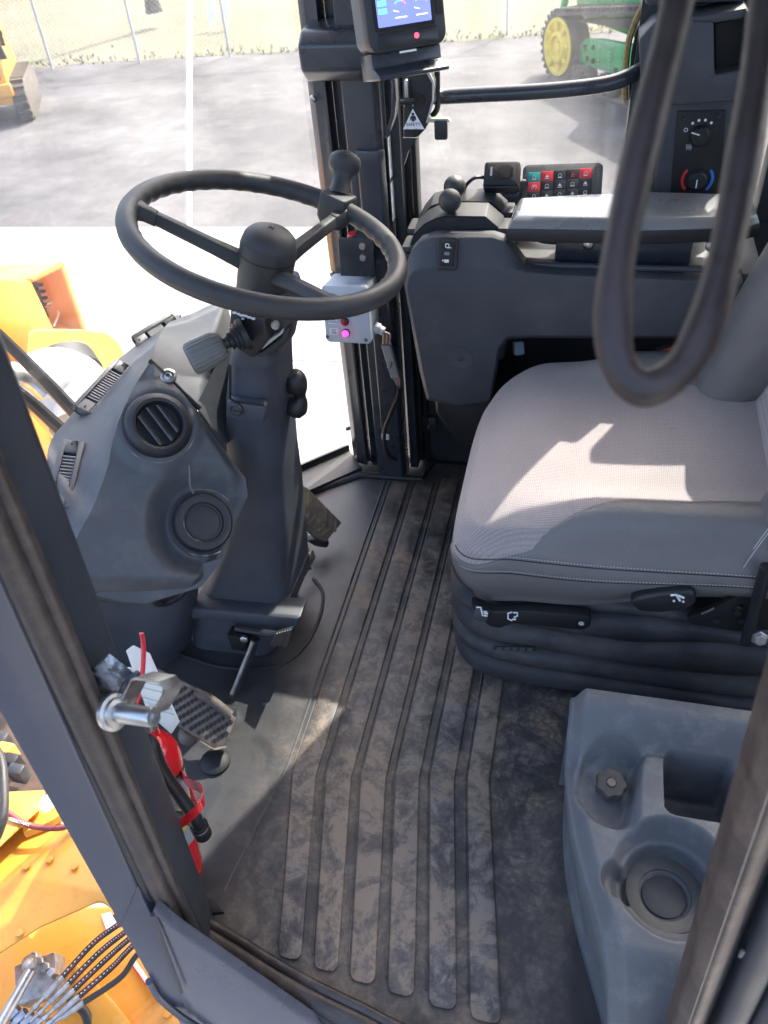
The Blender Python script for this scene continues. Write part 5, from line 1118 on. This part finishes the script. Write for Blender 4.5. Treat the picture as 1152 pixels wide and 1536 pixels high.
hz0 = [eb+ev*(el+.03)+V((-.01, -.045, 0)), P(222, 1112, Y=.53), P(243, 1155, Y=.52), P(270, 1195, Y=.515), P(290, 1222, Y=.51), P(298, 1238, Y=.51)]
O('hose', tube(hz0, .0105, 12, 8), MBL, fe)
nzd = (hz0[-1]-hz0[-2]).normalized()
O('nozzle', lathe([(.013, -.004), (.0145, 0), (.0145, .004), (.0125, .005), (.0125, .010), (.014, .011), (.014, .030), (.012, .033), (0, .030)], hz0[-1], nzd, 16), MBK, fe)
O('nozzle_ring', lathe([(.0135, .005), (.0135, .007)], hz0[-1], nzd, 16), MLG, fe)
O('hose_clip', tube([eb+ev*el*.45+(CAM-eb).normalized()*ER, L(hz0[-2], hz0[-1], .6)], .010, 8), MBK, fe)
# red strap round bottle and hose
sc_c = eb+ev*el*.52; SA = plane_ax(ev, hz0[4]-sc_c)
sp3 = catmull([P(x, y, Y=Y_) for x, y, Y_ in ((248, 1250, .475), (262, 1241, .470), (280, 1229, .467), (297, 1213, .472), (304, 1198, .485), (300, 1184, .505), (289, 1177, .53), (277, 1171, .56), (268, 1150, .60), (262, 1128, .62))], 5)
O('strap', loft([[p_+ev*k for p_ in sp3] for k in (-.0085, .0085)], cap=False, close=False), MRE, fe, solid=.002)
O('strap_stud', lathe([(.004, 0), (.004, .003), (0, .003)], P(270, 1233, Y=.47), (.1, -1, .3), 4), MBK, fe)
O('bracket_strip', box(eb+ev*el*.55+V((.015, .045, 0)), (.022, .006, el*.7), (X1, Y1, Z1)), MRE, fe)
tgq = [P(189, 976, Y=.58), P(198, 969, Y=.58), P(222, 981, Y=.58), P(267, 1083, Y=.56), P(256, 1100, Y=.56), P(222, 1070, Y=.56)]
tgo = E('inspection_tag', 'white paper inspection tag hanging from the fire extinguisher', 'tag', P(230, 1060, Y=.57))
O('card', prism(tgq, (.002, .0015, .0)), MWT, tgo)
O('printed_rules', join(*[tube([L(tgq[0], tgq[5], t)+V((0, -.001, 0)), L(tgq[2], tgq[3], t)+V((0, -.001, 0))], .0005, 4) for t in (.35, .45, .55, .72, .8, .88)]), mat('rule_grey', (.35, .40, .36), .6, bump=0), tgo)
O('wire_ring', tube([P(178, 1010, Y=.585), P(190, 1003, Y=.585), P(200, 1006, Y=.585), P(204, 1014, Y=.585)], .0022, 6), mat('white_wire', (.6, .6, .6), .5), tgo)
prt = tag(O('pull_seal', tube([P(212, 950, Y=.565), P(215, 965, Y=.562), P(215, 990, Y=.560), P(213, 1016, Y=.558)], .0036, 8, sx=.6), MRT), 'thin red plastic pull seal lying over the white tag', 'seal')
rp2 = tag(O('red_safety_pin', tube([P(203, 1058, Y=.575), P(208, 1046, Y=.57), P(212, 1040, Y=.57)], .0045, 8), MRT), 'short red plastic pin seen through the latch bracket', 'pin')
ck = tag(O('extinguisher_cup', lathe([(.030, 0), (.030, .006), (.024, .012), (.012, .015), (0, .015)], V((-.615, .735, .003)), Z1, 24), MBK), 'low round black mount on the floor beside the brake pedal', 'mount')

# ================================================================== LEFT DOOR POST AND SILL
dpz = E('door_frame', 'blue-grey left door post and sill with brown rubber seal', 'door frame', (-.55, .4, -.1))
def line3(a_, b_, Y_):
    p_, q_ = P(*a_, Y=Y_), P(*b_, Y=Y_)
    return lambda z_: p_+(q_-p_)*((z_-p_.z)/(q_.z-p_.z))
lR = line3((100, 784), (306, 1340), .45); lS2 = line3((46, 860), (250, 1295), .385); lS1 = line3((60, 985), (217, 1340), .37); lG = line3((106, 1110), (205, 1330), .36); lO = line3((17, 1100), (225, 1468), .335)
zs = [-.02+.30*i for i in range(7)]; 
ztop = lambda f_: [f_(z_) for z_ in zs]
def post(parts_): return loft(parts_)
O('jamb', loft([[lS2(z_)+V((-.002, 0, 0)), lR(z_), lR(z_)+V((-.006, .012, 0)), lR(z_)+V((-.09, .012, 0)), lS2(z_)+V((-.11, .0, 0))] for z_ in zs]), MJA, dpz, bevel=.003)
O('groove', loft([[lG(z_)+V((-.02, .02, 0)), lS2(z_)+V((-.005, .012, 0)), lS2(z_)+V((-.03, .05, 0)), lG(z_)+V((-.05, .05, 0))] for z_ in [-.06+.31*i for i in range(7)]]), MBK, dpz)
fg_ = [lG(1.70), lG(1.2), lG(.7), lG(.3), P(205, 1330, Y=.36), P(228, 1374, Y=.352), P(250, 1432, Y=.346), P(272, 1490, Y=.342), P(310, 1600, Y=.338)]
fo_ = [lO(1.70), lO(1.2), lO(.7), lO(.3), P(180, 1388, Y=.335), P(225, 1468, Y=.335), P(237, 1488, Y=.335), P(256, 1508, Y=.335), P(300, 1600, Y=.335)]
O('flange', loft([[a_, b_, b_+V((0, .022, 0)), a_+V((0, .022, 0))] for a_, b_ in zip(fo_, fg_)]), MPA, dpz, bevel=.002)
cS = P(243, 1330, Y=.385)
sealp = [lS1(1.66)*.5+lS2(1.66)*.5, lS1(1.2)*.5+lS2(1.2)*.5, lS1(.8)*.5+lS2(.8)*.5, lS1(.5)*.5+lS2(.5)*.5, lS1(.25)*.5+lS2(.25)*.5, lS1(.10)*.5+lS2(.10)*.5]
sill1 = [P(247, 1352, z=.045), P(274, 1382, z=.034), P(342, 1423, z=.030), P(432, 1479, z=.030), P(530, 1529, z=.030), P(650, 1580, z=.030), P(900, 1600, z=.030)]
O('main_seal', tube(sealp+sill1, .0155, 14, 8), MSL, dpz)
O('seal_lip', tube([p_+V((.016, .008, .004)) for p_ in sealp]+[p_+V((.006, .016, .010)) for p_ in sill1], .008, 10, 8), MSL, dpz)
O('seal_bead', tube([p_+V((-.014, -.010, .0)) for p_ in sealp]+[p_+V((-.006, -.014, -.006)) for p_ in sill1], .006, 10, 8), MBL, dpz)
si = [P(294, 1360, z=.036), P(382, 1425, z=.03), P(480, 1488, z=.03), P(560, 1528, z=.03), P(800, 1560, z=.03)]
so2 = [P(277, 1375, z=.03), P(368, 1440, z=.03), P(455, 1497, z=.03), P(545, 1548, z=.03), P(780, 1590, z=.03)]
O('sill_rail', loft([si, [p_-Z1*.05 for p_ in si]]+[[p_-Z1*.05 for p_ in so2], so2, si], cap=False, close=False), MPA, dpz, bevel=.002)
cpn = [P(228, 1368, Y=.345), P(262, 1398, Y=.342), P(340, 1452, Y=.335), P(458, 1533, Y=.328), P(640, 1640, Y=.32), P(640, 1760, Y=.32), P(330, 1640, Y=.33), P(268, 1490, Y=.338)]
O('corner_panel', prism(cpn, (0, .02, 0)), mat('panel_paint', (.080, .085, .105), .3, var=.1, vs=5, bump=.02, dirt=((.2, .2, .22), .6, 1., 9, .4), coat=.2), dpz, bevel=.003)
lop = [P(225, 1468, Y=.336), P(240, 1492, Y=.336), P(272, 1520, Y=.334), P(330, 1560, Y=.332), P(380, 1620, Y=.33)]
O('weld_crease', tube([P(229, 1372, Y=.340), P(250, 1430, Y=.335), P(272, 1488, Y=.331)], .003, 6), MJA, dpz)
O('bottom_edge', tube([p_+V((0, -.004, 0)) for p_ in lop], .006, 8), MPA, dpz)
O('floor_latch', prism([P(x, y, z=.02) for x, y in ((305, 1352), (322, 1352), (338, 1372), (318, 1374))], (0, 0, .012)), MBK, dpz, bevel=.002)
O('sill_stop', prism([P(x, y, z=.035) for x, y in ((291, 1358), (297, 1357), (302, 1380), (296, 1384))], (0, 0, .01)), MPA, dpz, bevel=.001)
# striker
sk2 = E('door_striker', 'zinc door striker pin on a folded bracket fixed to the left door post', 'striker', P(185, 1065, Y=.40))
plq = [P(x, y, Y=.40) for x, y in ((128, 1012), (156, 990), (190, 1016), (162, 1062), (140, 1048))]
O('mount_plate', prism(plq, (.004, .006, .004)), mat('scuffed_plate', (.06, .07, .085), .35, .2, dirt=((.42, .44, .46), .50, .58, 30, .9)), sk2, bevel=.001)
O('plate_fold', prism([P(x, y, Y=.40) for x, y in ((190, 1016), (197, 1022), (168, 1080), (158, 1074), (162, 1062))], (.006, .012, 0)), MPA, sk2, bevel=.002)
wbs = [(172, 1068), (196, 1018), (204, 1016), (238, 1022), (247, 1034), (244, 1046), (228, 1074)]
bi_ = [P(x, y, Y=.385) for x, y in wbs]
O('loop_bracket', loft([bi_, [p_+V((.008, .016, -.010)) for p_ in bi_]], cap=False, close=False), MCH, sk2, solid=.0025, ang=30)
pa2, pb2 = P(168, 1068, Y=.375), P(231, 1076, Y=.365)
dpn = (pb2-pa2).normalized()
O('pin', lathe([(.0185, 0), (.0185, .005), (.015, .006), (.0145, .010), (.0098, .011), (.0098, (pb2-pa2).length-.003), (.0082, (pb2-pa2).length), (.005, (pb2-pa2).length), (.0045, (pb2-pa2).length-.006), (0, (pb2-pa2).length-.006)], pa2, dpn, 28), MCH, sk2)
O('stud', box(P(160, 1095, Y=.39), (.014, .012, .014)), MWS, sk2, bevel=.003)

# ================================================================== REAR DOOR POST (right)
bpz = E('rear_door_post', 'dark rear door post with brown rubber seal at the right edge', 'door post', (.2, .36, 0))
lB1 = line3((1144, 1080), (1007, 1536), .33); lB2 = line3((1152, 1290), (1056, 1536), .33)
zr = [-.1+.30*i for i in range(7)]
O('seal', loft([[lB1(z_), lB1(z_)+V((.010, -.014, 0)), L(lB1(z_), lB2(z_), .45)+V((0, -.020, 0)), lB2(z_)+V((-.008, -.012, 0)), lB2(z_), lB2(z_)+V((0, .03, 0)), lB1(z_)+V((0, .03, 0))] for z_ in zr]), MSE, bpz, bevel=.005, seg=3)
O('seal_stitch', tube([L(lB1(z_), lB2(z_), .30)+V((0, -.0195, 0)) for z_ in zr], .0006, 5), mat('pale_thread', (.26, .22, .17), .7, vs=900, var=.6, bump=0), bpz)
for k, (o_, r_) in enumerate(((.028, .017), (.064, .020), (.10, .018))): O('post_ridge', tube([lB2(z_)+V((o_, .012, 0)) for z_ in zr], r_, 12), MJA, bpz)
O('post_core', loft([[lB2(z_)+V((a_, b_, 0)) for a_, b_ in ((.005, .02), (.30, .02), (.30, .08), (.005, .08))] for z_ in zr]), MJA, bpz)
O('seal_tear', box(P(1112, 1430, Y=.335), (.005, .004, .016)), MST, bpz, bevel=.002)
# hanging strap loop
ls = catmull([P(1024, -140, d=.40), P(1016, 0, d=.385), P(975, 170, d=.375), P(938, 330, d=.368), P(920, 450, d=.362), P(926, 540, d=.358), P(965, 582, d=.355), P(1020, 552, d=.358), P(1060, 480, d=.362), P(1090, 370, d=.37), P(1118, 220, d=.38), P(1142, 60, d=.39), P(1165, -140, d=.40)], 8)
lp_ = tag(O('strap_loop', tube(ls, lambda t: .0083+.0004*sin(t*40), 14, sm=False), mat('loop_rubber', (.026, .017, .016), .5, var=.3, vs=60, bump=.2, bs=200)), 'brown rubber-covered loop hanging close at the upper right in front of the seat', 'strap')

# ================================================================== SEAT
se = E('operator_seat', 'operator seat with pinkish-grey fabric cushion and dark grey vinyl bolsters', 'seat', (.1, 1.2, .02))
SX0, SX1, SY0, SY1 = -.178, .50, .955, 1.525
def seat_outline(t):
    # rounded rectangle through angle, front is -x
    cx_, cy_ = (SX0+SX1)/2, (SY0+SY1)/2; hx, hy = (SX1-SX0)/2, (SY1-SY0)/2
    c_, s_ = cos(t), sin(t); n_ = 3.9 if s_ > 0 else 7.0
    return V((cx_+hx*math.copysign(abs(c_)**(2/n_), c_), cy_+hy*math.copysign(abs(s_)**(2/n_), s_), 0))
NA = 160
def seat_pt(t, k):
    e_ = seat_outline(t); c_ = V(((SX0+SX1)/2, (SY0+SY1)/2, 0))
    if k <= 1:
        p_ = c_+(e_-c_)*k
        zt = .505-.010*ss(.75, .98, k)-.030*ss(.93, 1., k)**2
        zt += .030*ss(1.10, 1.0, p_.y)*ss(-.08, .10, p_.x)*ss(1.0, .88, k)       # near bolster
        zt += .032*ss(1.40, 1.48, p_.y)*ss(-.03, .14, p_.x)*ss(1.0, .88, k)
        zt -= .035*ss(-.05, -.19, p_.x); zt += .018*ss(.05, .4, p_.x)
        zt += .004*sin(p_.x*9+1)*sin(p_.y*8)
        return V((p_.x, p_.y, zt))
    q_ = seat_pt(t, 1.)
    u_ = k-1.                               # 0..1 down the side
    bul = .014*sin(pi*min(1., u_*1.15)); n_ = (e_-c_).normalized()
    drop = .152-.055*ss(.0, .30, q_.x)
    return V((q_.x, q_.y, q_.z-drop*u_))+n_*(bul-.030*u_*u_)
ksl = [0.02+.05*i for i in range(18)]+[.90, .93, .955, .975, .99, 1.0]+[1+.09*i for i in range(1, 12)]
ringsS = [[seat_pt(2*pi*j/NA, k) for j in range(NA)] for k in ksl]
vsS = [p_ for r_ in ringsS for p_ in r_]
fsS = [(i*NA+j, i*NA+(j+1) % NA, (i+1)*NA+(j+1) % NA, (i+1)*NA+j) for i in range(len(ksl)-1) for j in range(NA)]+[tuple(range(NA))]
cu = O('cushion', (vsS, fsS), MFA, se, ang=80)
def near_y(x): return SY0-.004+.052*ss(-.065, .06, x)+.040*ss(.02, .20, x)+.018*ss(.2, .4, x)
def far_y(x): return 1.535-.100*ss(-.02, .16, x)-.075*ss(.08, .40, x)
def k_at(t, fy, sgn):
    """where the radius at angle t crosses the sewn edge; runs down the side where there is none"""
    lo, hi = 0.3, 1.0
    g_ = lambda k: sgn*(seat_pt(t, k).y-fy(seat_pt(t, k).x))
    if g_(1.0) < 0: return None
    for _ in range(24):
        m_ = (lo+hi)/2
        if g_(m_) > 0: hi = m_
        else: lo = m_
    return hi
def patch(t0, t1, n, fy, sgn, kside, nm):
    vs, rows = [], 44
    prev = []
    for i in range(n+1):
        t = t0+(t1-t0)*i/n; kk = k_at(t, fy, sgn); ks_ = kside(t)
        kk = ks_ if kk is None else min(kk, ks_)
        prev.append(kk)
    for _ in range(14): prev = [prev[0]]+[(prev[i-1]+2*prev[i]+prev[i+1])/4 for i in range(1, n)]+[prev[-1]]
    for i in range(n+1):
        t = t0+(t1-t0)*i/n; c_ = V(((SX0+SX1)/2, (SY0+SY1)/2, 0)); e_ = (seat_outline(t)-c_).normalized()
        for j in range(rows+1):
            k = prev[i]+(1.985-prev[i])*j/rows; p_ = seat_pt(t, k)
            w_ = .0045*min(1., j/2.5); side = ss(.9, 1.1, k)
            vs.append(p_+Z1*(w_*(1-side)-.001*(j == 0)*(1-side))+e_*(w_*side-.001*(j == 0)*side))
    fs = [(i*(rows+1)+j, i*(rows+1)+j+1, (i+1)*(rows+1)+j+1, (i+1)*(rows+1)+j) for i in range(n) for j in range(rows)]
    return O(nm, (vs, fs), MVI, se, ang=80)
def near_side(t):
    x = seat_pt(t, 1.).x
    y = seat_pt(t, 1.).y
    return 1.03+.20*ss(-.03, -.13, x)+.15*ss(.985, 1.10, y)*ss(-.02, -.15, x)+.4*ss(1.05, 1.25, y)*ss(-.02, -.15, x)
bo_ = patch(pi+.25, 2*pi-.1, 640, near_y, -1, near_side, 'bolster')
patch(.1, pi*.62, 160, far_y, 1, lambda t: 1.03, 'bolster')
O('cushion_pan', loft([[seat_pt(2*pi*j/NA, 1.99)+(V((.16, 1.24, 0))-seat_pt(2*pi*j/NA, 1.99)*1.)*V((1, 1, 0)).length*.0+Z1*.004 for j in range(NA)], [V((p_.x*.94+.01, 1.24+(p_.y-1.24)*.93, p_.z-.012)) for p_ in [seat_pt(2*pi*j/NA, 1.99) for j in range(NA)]]]), MBK, se)
def edge_line(k, y_off, x0, x1, n):
    out = []
    for j in range(NA*4):
        t = pi+pi*(j/(NA*4)); p_ = seat_pt(t, k)
        if p_.y < 1.1 and x0 <= p_.x <= x1: out.append(p_)
    out.sort(key=lambda p_: p_.x)
    res = [out[0]]; st_ = .0026; acc = 0.
    for a_, b_ in zip(out, out[1:]):
        sl_ = (b_-a_).length
        while acc+sl_ >= st_ and sl_ > 1e-9:
            t_ = (st_-acc)/sl_; a_ = L(a_, b_, t_); res.append(a_); sl_ = (b_-a_).length; acc = 0.
        acc += sl_
    return res
for k in (1.10, 1.30):
    ln_ = edge_line(k, 0, -.172, .42, 0); nrm = V((0, -1, .25)).normalized()*.0060
    vv = [tube([ln_[i]+nrm, L(ln_[i], ln_[i+1], .5)+nrm, ln_[i+1]+nrm], .0008, 5, sm=False) for i in range(0, len(ln_)-2, 2)]
    O('stitching', join(*vv), mat('thread', (.50, .48, .46), .7, bump=0), bo_)
    O('seam_groove', tube([p_+V((0, -.0042, .001)) for p_ in edge_line(k+.04, 0, -.172, .42, 0)][::3], .0009, 5), MPS, bo_)
# backrest
BS = V((.34, 1.22, .49)); bt = V((.22, 0, 1)).normalized()
def back_sec(y_, hw_, hgt, lean): pass
def slab(yc, hy, x0, z0, z1, th, rr_, m_, nm, fatten=0.):
    rings_ = []; nz = 14
    for i in range(nz+1):
        t = i/nz; z_ = z0+(z1-z0)*t; xx = x0+.30*(t**1.15)*(z1-z0)
        s_ = sqrt(max(.02, 1-(2*t-1)**6)); hyy = hy*(.80+.20*s_)*(1+fatten*sin(pi*t)); thh = th*(.55+.45*s_)
        rings_.append([V((xx+thh+a_, yc+b_, z_)) for a_, b_ in rr2(thh, hyy, min(thh, hyy)*.9, 6)])
    return O(nm, loft(rings_), m_, se, ang=70)
b_ = slab(1.22, .20, .325, .47, 1.15, .07, .05, MFA, 'backrest')
b_ = slab(1.425, .085, .235, .50, 1.12, .085, .05, MVI, 'backrest_bolster', .12)
b_ = slab(1.015, .07, .285, .455, 1.12, .075, .05, MVI, 'backrest_bolster', .05)
for off in (0, .012):
    O('stitching', tube([V((.283+off*.2+.30*((z_-.455)/.665)**1.15*.665, .953+off, z_)) for z_ in [.47+.02*i for i in range(20)]], .0008, 5), mat('thread2_%d' % int(off*1000), (.5, .48, .46), .7, bump=0), b_)
# suspension bellows
bx_c = V((.155, 1.235, 0))
def bellow(t_, z_, ex, sag):
    c_, s_ = cos(t_), sin(t_); n_ = 5.5
    x_ = bx_c.x+(.335+ex)*math.copysign(abs(c_)**(2/n_), c_); y_ = bx_c.y+(.228+ex)*math.copysign(abs(s_)**(2/n_), s_)
    return V((x_, y_, z_+sag*ss(-.1, .35, x_)*ss(1.25, 1.0, y_)))
rg = []
nf = 5; zlo, zhi = .035, .335
for i in range(nf*8+1):
    f_ = i/8; z_ = zlo+(zhi-zlo)*i/(nf*8); ph = f_ % 1
    ex = .024*(sin(pi*ph)**.6 if 0 < ph < 1 else 0)-.006+.006*(i/(nf*8))
    ring = []
    for j in range(120):
        t_ = 2*pi*j/120; p_ = bellow(t_, z_, ex, -.018*(i/(nf*8))*0)
        p_ += V((mn.noise(V((p_.x*6, p_.y*6, f_*.9))), mn.noise(V((p_.x*6+9, p_.y*6, f_*.9))), mn.noise(V((p_.x*5, p_.y*5+4, f_*1.2)))*1.2))*.008
        p_.z += .020*ss(.0, .30, p_.x)*sin(f_*1.7+p_.x*7)*ss(0, .4, i/(nf*8))
        ring.append(p_)
    rg.append(ring)
bl_ = O('suspension_bellows', loft(rg), MBO, se, ang=80)
gq = P(771, 972, Y=.982)
gx = plane_ax((.1, -1, .35), P(808, 975, Y=.982)-P(735, 969, Y=.982))
O('embossed_bar', box(gq+gx[2]*.0015, (.080, .009, .003), gx), MBK, bl_, bevel=.001)
O('embossed_letters', join(*[prism([gq+gx[0]*(-.034+i*.0145+x_)+gx[1]*y_+gx[2]*.003 for x_, y_ in ((0, -.0035), (.003, .0035), (.0125, .0035), (.0095, -.0035))], gx[2]*.0012) for i in range(5)]), MBO, bl_)
# seat controls
sl = O('slide_rail', prism([P(x, y, Y=.955) for x, y in ((706, 905), (740, 918), (800, 917), (884, 925), (886, 940), (874, 946), (770, 936), (748, 943), (734, 940), (712, 920))], (0, .02, 0)), MBK, se, bevel=.003)
O('height_lever', rbox(P(722, 919, Y=.945), .014, .012, .010, .003, plane_ax((.1, -1, .5), (1, 0, -.25)), .003), MBL, sl)
ic = mat('icon_white', (.75, .78, .80), .5, bump=0)
def icon(segs, parent, Y_=.934, w_=.0016): 
    O('icon', join(*[tube([P(*s_, Y=Y_) for s_ in sg_], w_, 5, sm=False) for sg_ in segs]), ic, parent)
icon([[(715, 911), (721, 911), (724, 923), (731, 924)], [(726, 917), (728, 921)], [(729, 917), (731, 921)]], sl)
icon([[(768, 918), (762, 920), (762, 928), (768, 931)], [(770, 919), (776, 919), (776, 924), (771, 926)], [(768, 929), (774, 929)]], sl, .952)
O('rail_hole', lathe([(.005, 0), (.005, .001), (0, .001)], P(872, 935, Y=.953), (0, -1, 0), 12), MLG, sl)
kn2 = O('cushion_knob', loft([[P(x, y, Y=.925)+V((0, k, -.2*k)) for x, y in ((944, 905), (956, 896), (990, 890), (1034, 886), (1046, 893), (1044, 907), (1028, 917), (990, 921), (958, 919))] for k in (0, .05)]), MBL, se, bevel=.008, seg=3)
icon([[(1006, 893), (1014, 892), (1020, 901)], [(1017, 893), (1026, 897)], [(1010, 901), (1012, 902)], [(1024, 903), (1026, 902)]], kn2, .923, .002)
O('recliner_bracket', prism([P(x, y, Y=.96) for x, y in ((1030, 928), (1075, 910), (1160, 868), (1160, 945), (1110, 948), (1040, 938))], (0, .012, 0)), MBK, se, bevel=.002)
O('bracket_slot', tube([P(1052, 921, Y=.955), P(1062, 917, Y=.955), P(1072, 912, Y=.955)], .0018, 6), MBS, se)
for x_, y_ in ((1075, 931), (1106, 920), (1112, 932), (1108, 912)): O('bracket_hole', lathe([(.006, 0), (.006, .0012), (0, .0012)], P(x_, y_, Y=.957), (0, -1, 0), 12), MDS, se)
O('side_strut', tube([P(1119, 964, Y=.94), P(1128, 930, Y=.94), P(1150, 850, Y=.94)], .010, 10), MBL, se)
hx_ = O('hex_bolt', lathe([(.0135, 0), (.0135, .002), (.0105, .0025), (.0105, .008), (.0085, .010), (0, .010)], P(1139, 957, Y=.93), (.05, -1, .35), 6), MCH, se)
O('lower_frame', bb(-.06, .50, 1.02, 1.45, .335, .38), MBK, se)
# seat-belt buckles
for k, (x_, y_, l_) in enumerate(((1012, 528, 'orange-red seat belt buckle lying far behind the hanging loop'), (1060, 521, 'orange-red buckle slot at the far side of the backrest'))):
    bk_ = E('belt_buckle', l_, 'buckle', P(x_, y_, Y=1.51)-Z1*.02, 'seat belt buckles')
    c_ = P(x_, y_, Y=1.51); A3 = plane_ax((.2, -.7, .6), (1, .2, .35 if k == 0 else 1.6))
    O('body', rbox(c_-A3[2]*.022, .034, .022, .02, .006, A3, .004), MBK, bk_); O('button', rbox(c_-A3[2]*.002, .028, .012, .008, .004, A3, .003), MOR, bk_)
bw = tag(O('belt_webbing', tube([P(1040, 535, Y=1.50), P(1068, 548, Y=1.47), P(1090, 580, Y=1.46)], .014, 8, sx=.3), MBK), 'dark seat belt webbing between cushion and backrest', 'belt')
# ================================================================== STORAGE BOX (right foreground)
sb_ = E('storage_box', 'blue-grey moulded storage box with cup holder, square pocket and knob beside the door', 'storage box', (.22, .6, 0))
kz = P(916, 1178, z=.262); pk = [P(x, y, z=.285) for x, y in ((1000, 1140), (1104, 1138), (1104, 1222), (1003, 1228))]
pcx, pcy = sum(p_.x for p_ in pk)/4, sum(p_.y for p_ in pk)/4; phx, phy = (pk[1].x-pk[0].x)/2, (pk[0].y-pk[3].y)/2
cuc = P(1006, 1318, z=.262)
def sd_rr(x, y, cx_, cy_, hx, hy, r_):
    qx, qy = abs(x-cx_)-hx+r_, abs(y-cy_)-hy+r_
    return min(max(qx, qy), 0)+sqrt(max(qx, 0)**2+max(qy, 0)**2)-r_
def box_h(x, y):
    z_ = .262
    # rear slope up to the ridge
    z_ += .075*ss(.702, .775, y)
    # raised block with the pocket
    blk = sd_rr(x, y, .275, .640, .118, .078, .02)
    z_ += .024*ss(.012, -.004, blk)*ss(.755, .70, y)
    z_ += .020*ss(.60, .54, y)*0
    # knob recess
    dk = sqrt(((x-kz.x-.006)/1.0)**2+((y-kz.y)/1.15)**2); z_ -= .022*ss(.062, .048, dk)*ss(.155, .14, x+(.65-y)*.2)
    # front slope
    z_ -= .16*ss(.455, .345, y)+.012*ss(.50, .44, y)
    # cup holder
    dc_ = sqrt((x-cuc.x)**2+(y-cuc.y)**2)
    z_ = L(z_, min(z_, .236), ss(.082, .064, dc_))
    z_ = L(z_, .206, ss(.063, .056, dc_))
    z_ = L(z_, .201, ss(.035, .032, dc_))
    dn_ = sqrt((x-cuc.x+.066)**2+(y-cuc.y+.012)**2); z_ -= .030*ss(.030, .018, dn_)*ss(.05, .06, dc_)
    z_ = max(z_, .2005) if dc_ < .11 else z_
    # pocket
    z_ -= .115*ss(.004, -.006, sd_rr(x, y, pcx, pcy, phx, phy, .012))
    # side wall towards the floor channel
    xe = .050+.085*ss(.80, .38, y)*((.78-y)/.38 if y < .78 else 0)
    z_ -= .030*ss(xe+.022, xe, x)
    return z_, xe
NXs, NYs = 190, 230
def boxpt(u_, v_):
    y = .345+.445*v_; xe = box_h(.2, y)[1]; x = xe+(.44-xe)*u_
    return V((x, y, box_h(x, y)[0]))
top = grid(boxpt, NXs, NYs)
wall_u = [boxpt(0, j/60) for j in range(61)]
O('moulded_top', top, MST, sb_, ang=80)
lw = [[p_+V((-.003, 0, -.006)) for p_ in wall_u], [V((p_.x+.007, p_.y, p_.z*.6)) for p_ in wall_u], [V((p_.x+.014, p_.y, .05)) for p_ in wall_u], [V((p_.x+.009, p_.y, .040)) for p_ in wall_u], [V((p_.x+.011, p_.y, .003)) for p_ in wall_u]]
O('side_wall', loft([wall_u]+lw, cap=False, close=False), MST, sb_, ang=80)
bkw = [boxpt(i/30, 1.) for i in range(31)]
O('rear_wall', loft([bkw, [p_+V((0, .008, -.012)) for p_ in bkw], [V((p_.x, p_.y+.02, .003)) for p_ in bkw]], cap=False, close=False), MST, sb_, ang=80)
O('cup_liner', lathe([(.0535, .0005), (.0535, .003), (.052, .0035), (.037, .0035), (.036, .0005)], V((cuc.x, cuc.y, .2062)), Z1, 40), MTR, sb_)
O('cup_disc', lathe([(.030, 0), (.030, .003), (.028, .004), (0, .004)], V((cuc.x, cuc.y, .2012)), Z1, 40), MC, sb_)
kno = O('star_knob', lathe([(.010, -.02), (.010, 0), (.021, .002), (.0225, .006), (.0225, .018), (.0205, .022), (.008, .022), (.0075, .020), (0, .020)], V((kz.x, kz.y, .252)), (0, -.1, 1), 64, rf=lambda a_: 1+.07*cos(7*a_)), mat('knob_grey', (.045, .043, .045), .5, dirt=((.16, .14, .13), .5, .9, 60, .5)), sb_, ang=60)
O('knob_stud', lathe([(.0065, .0215), (.0065, .0235), (.004, .0238), (0, .0225)], V((kz.x, kz.y, .252)), (0, -.1, 1), 16), mat('stud_pink', (.16, .13, .125), .5), kno)
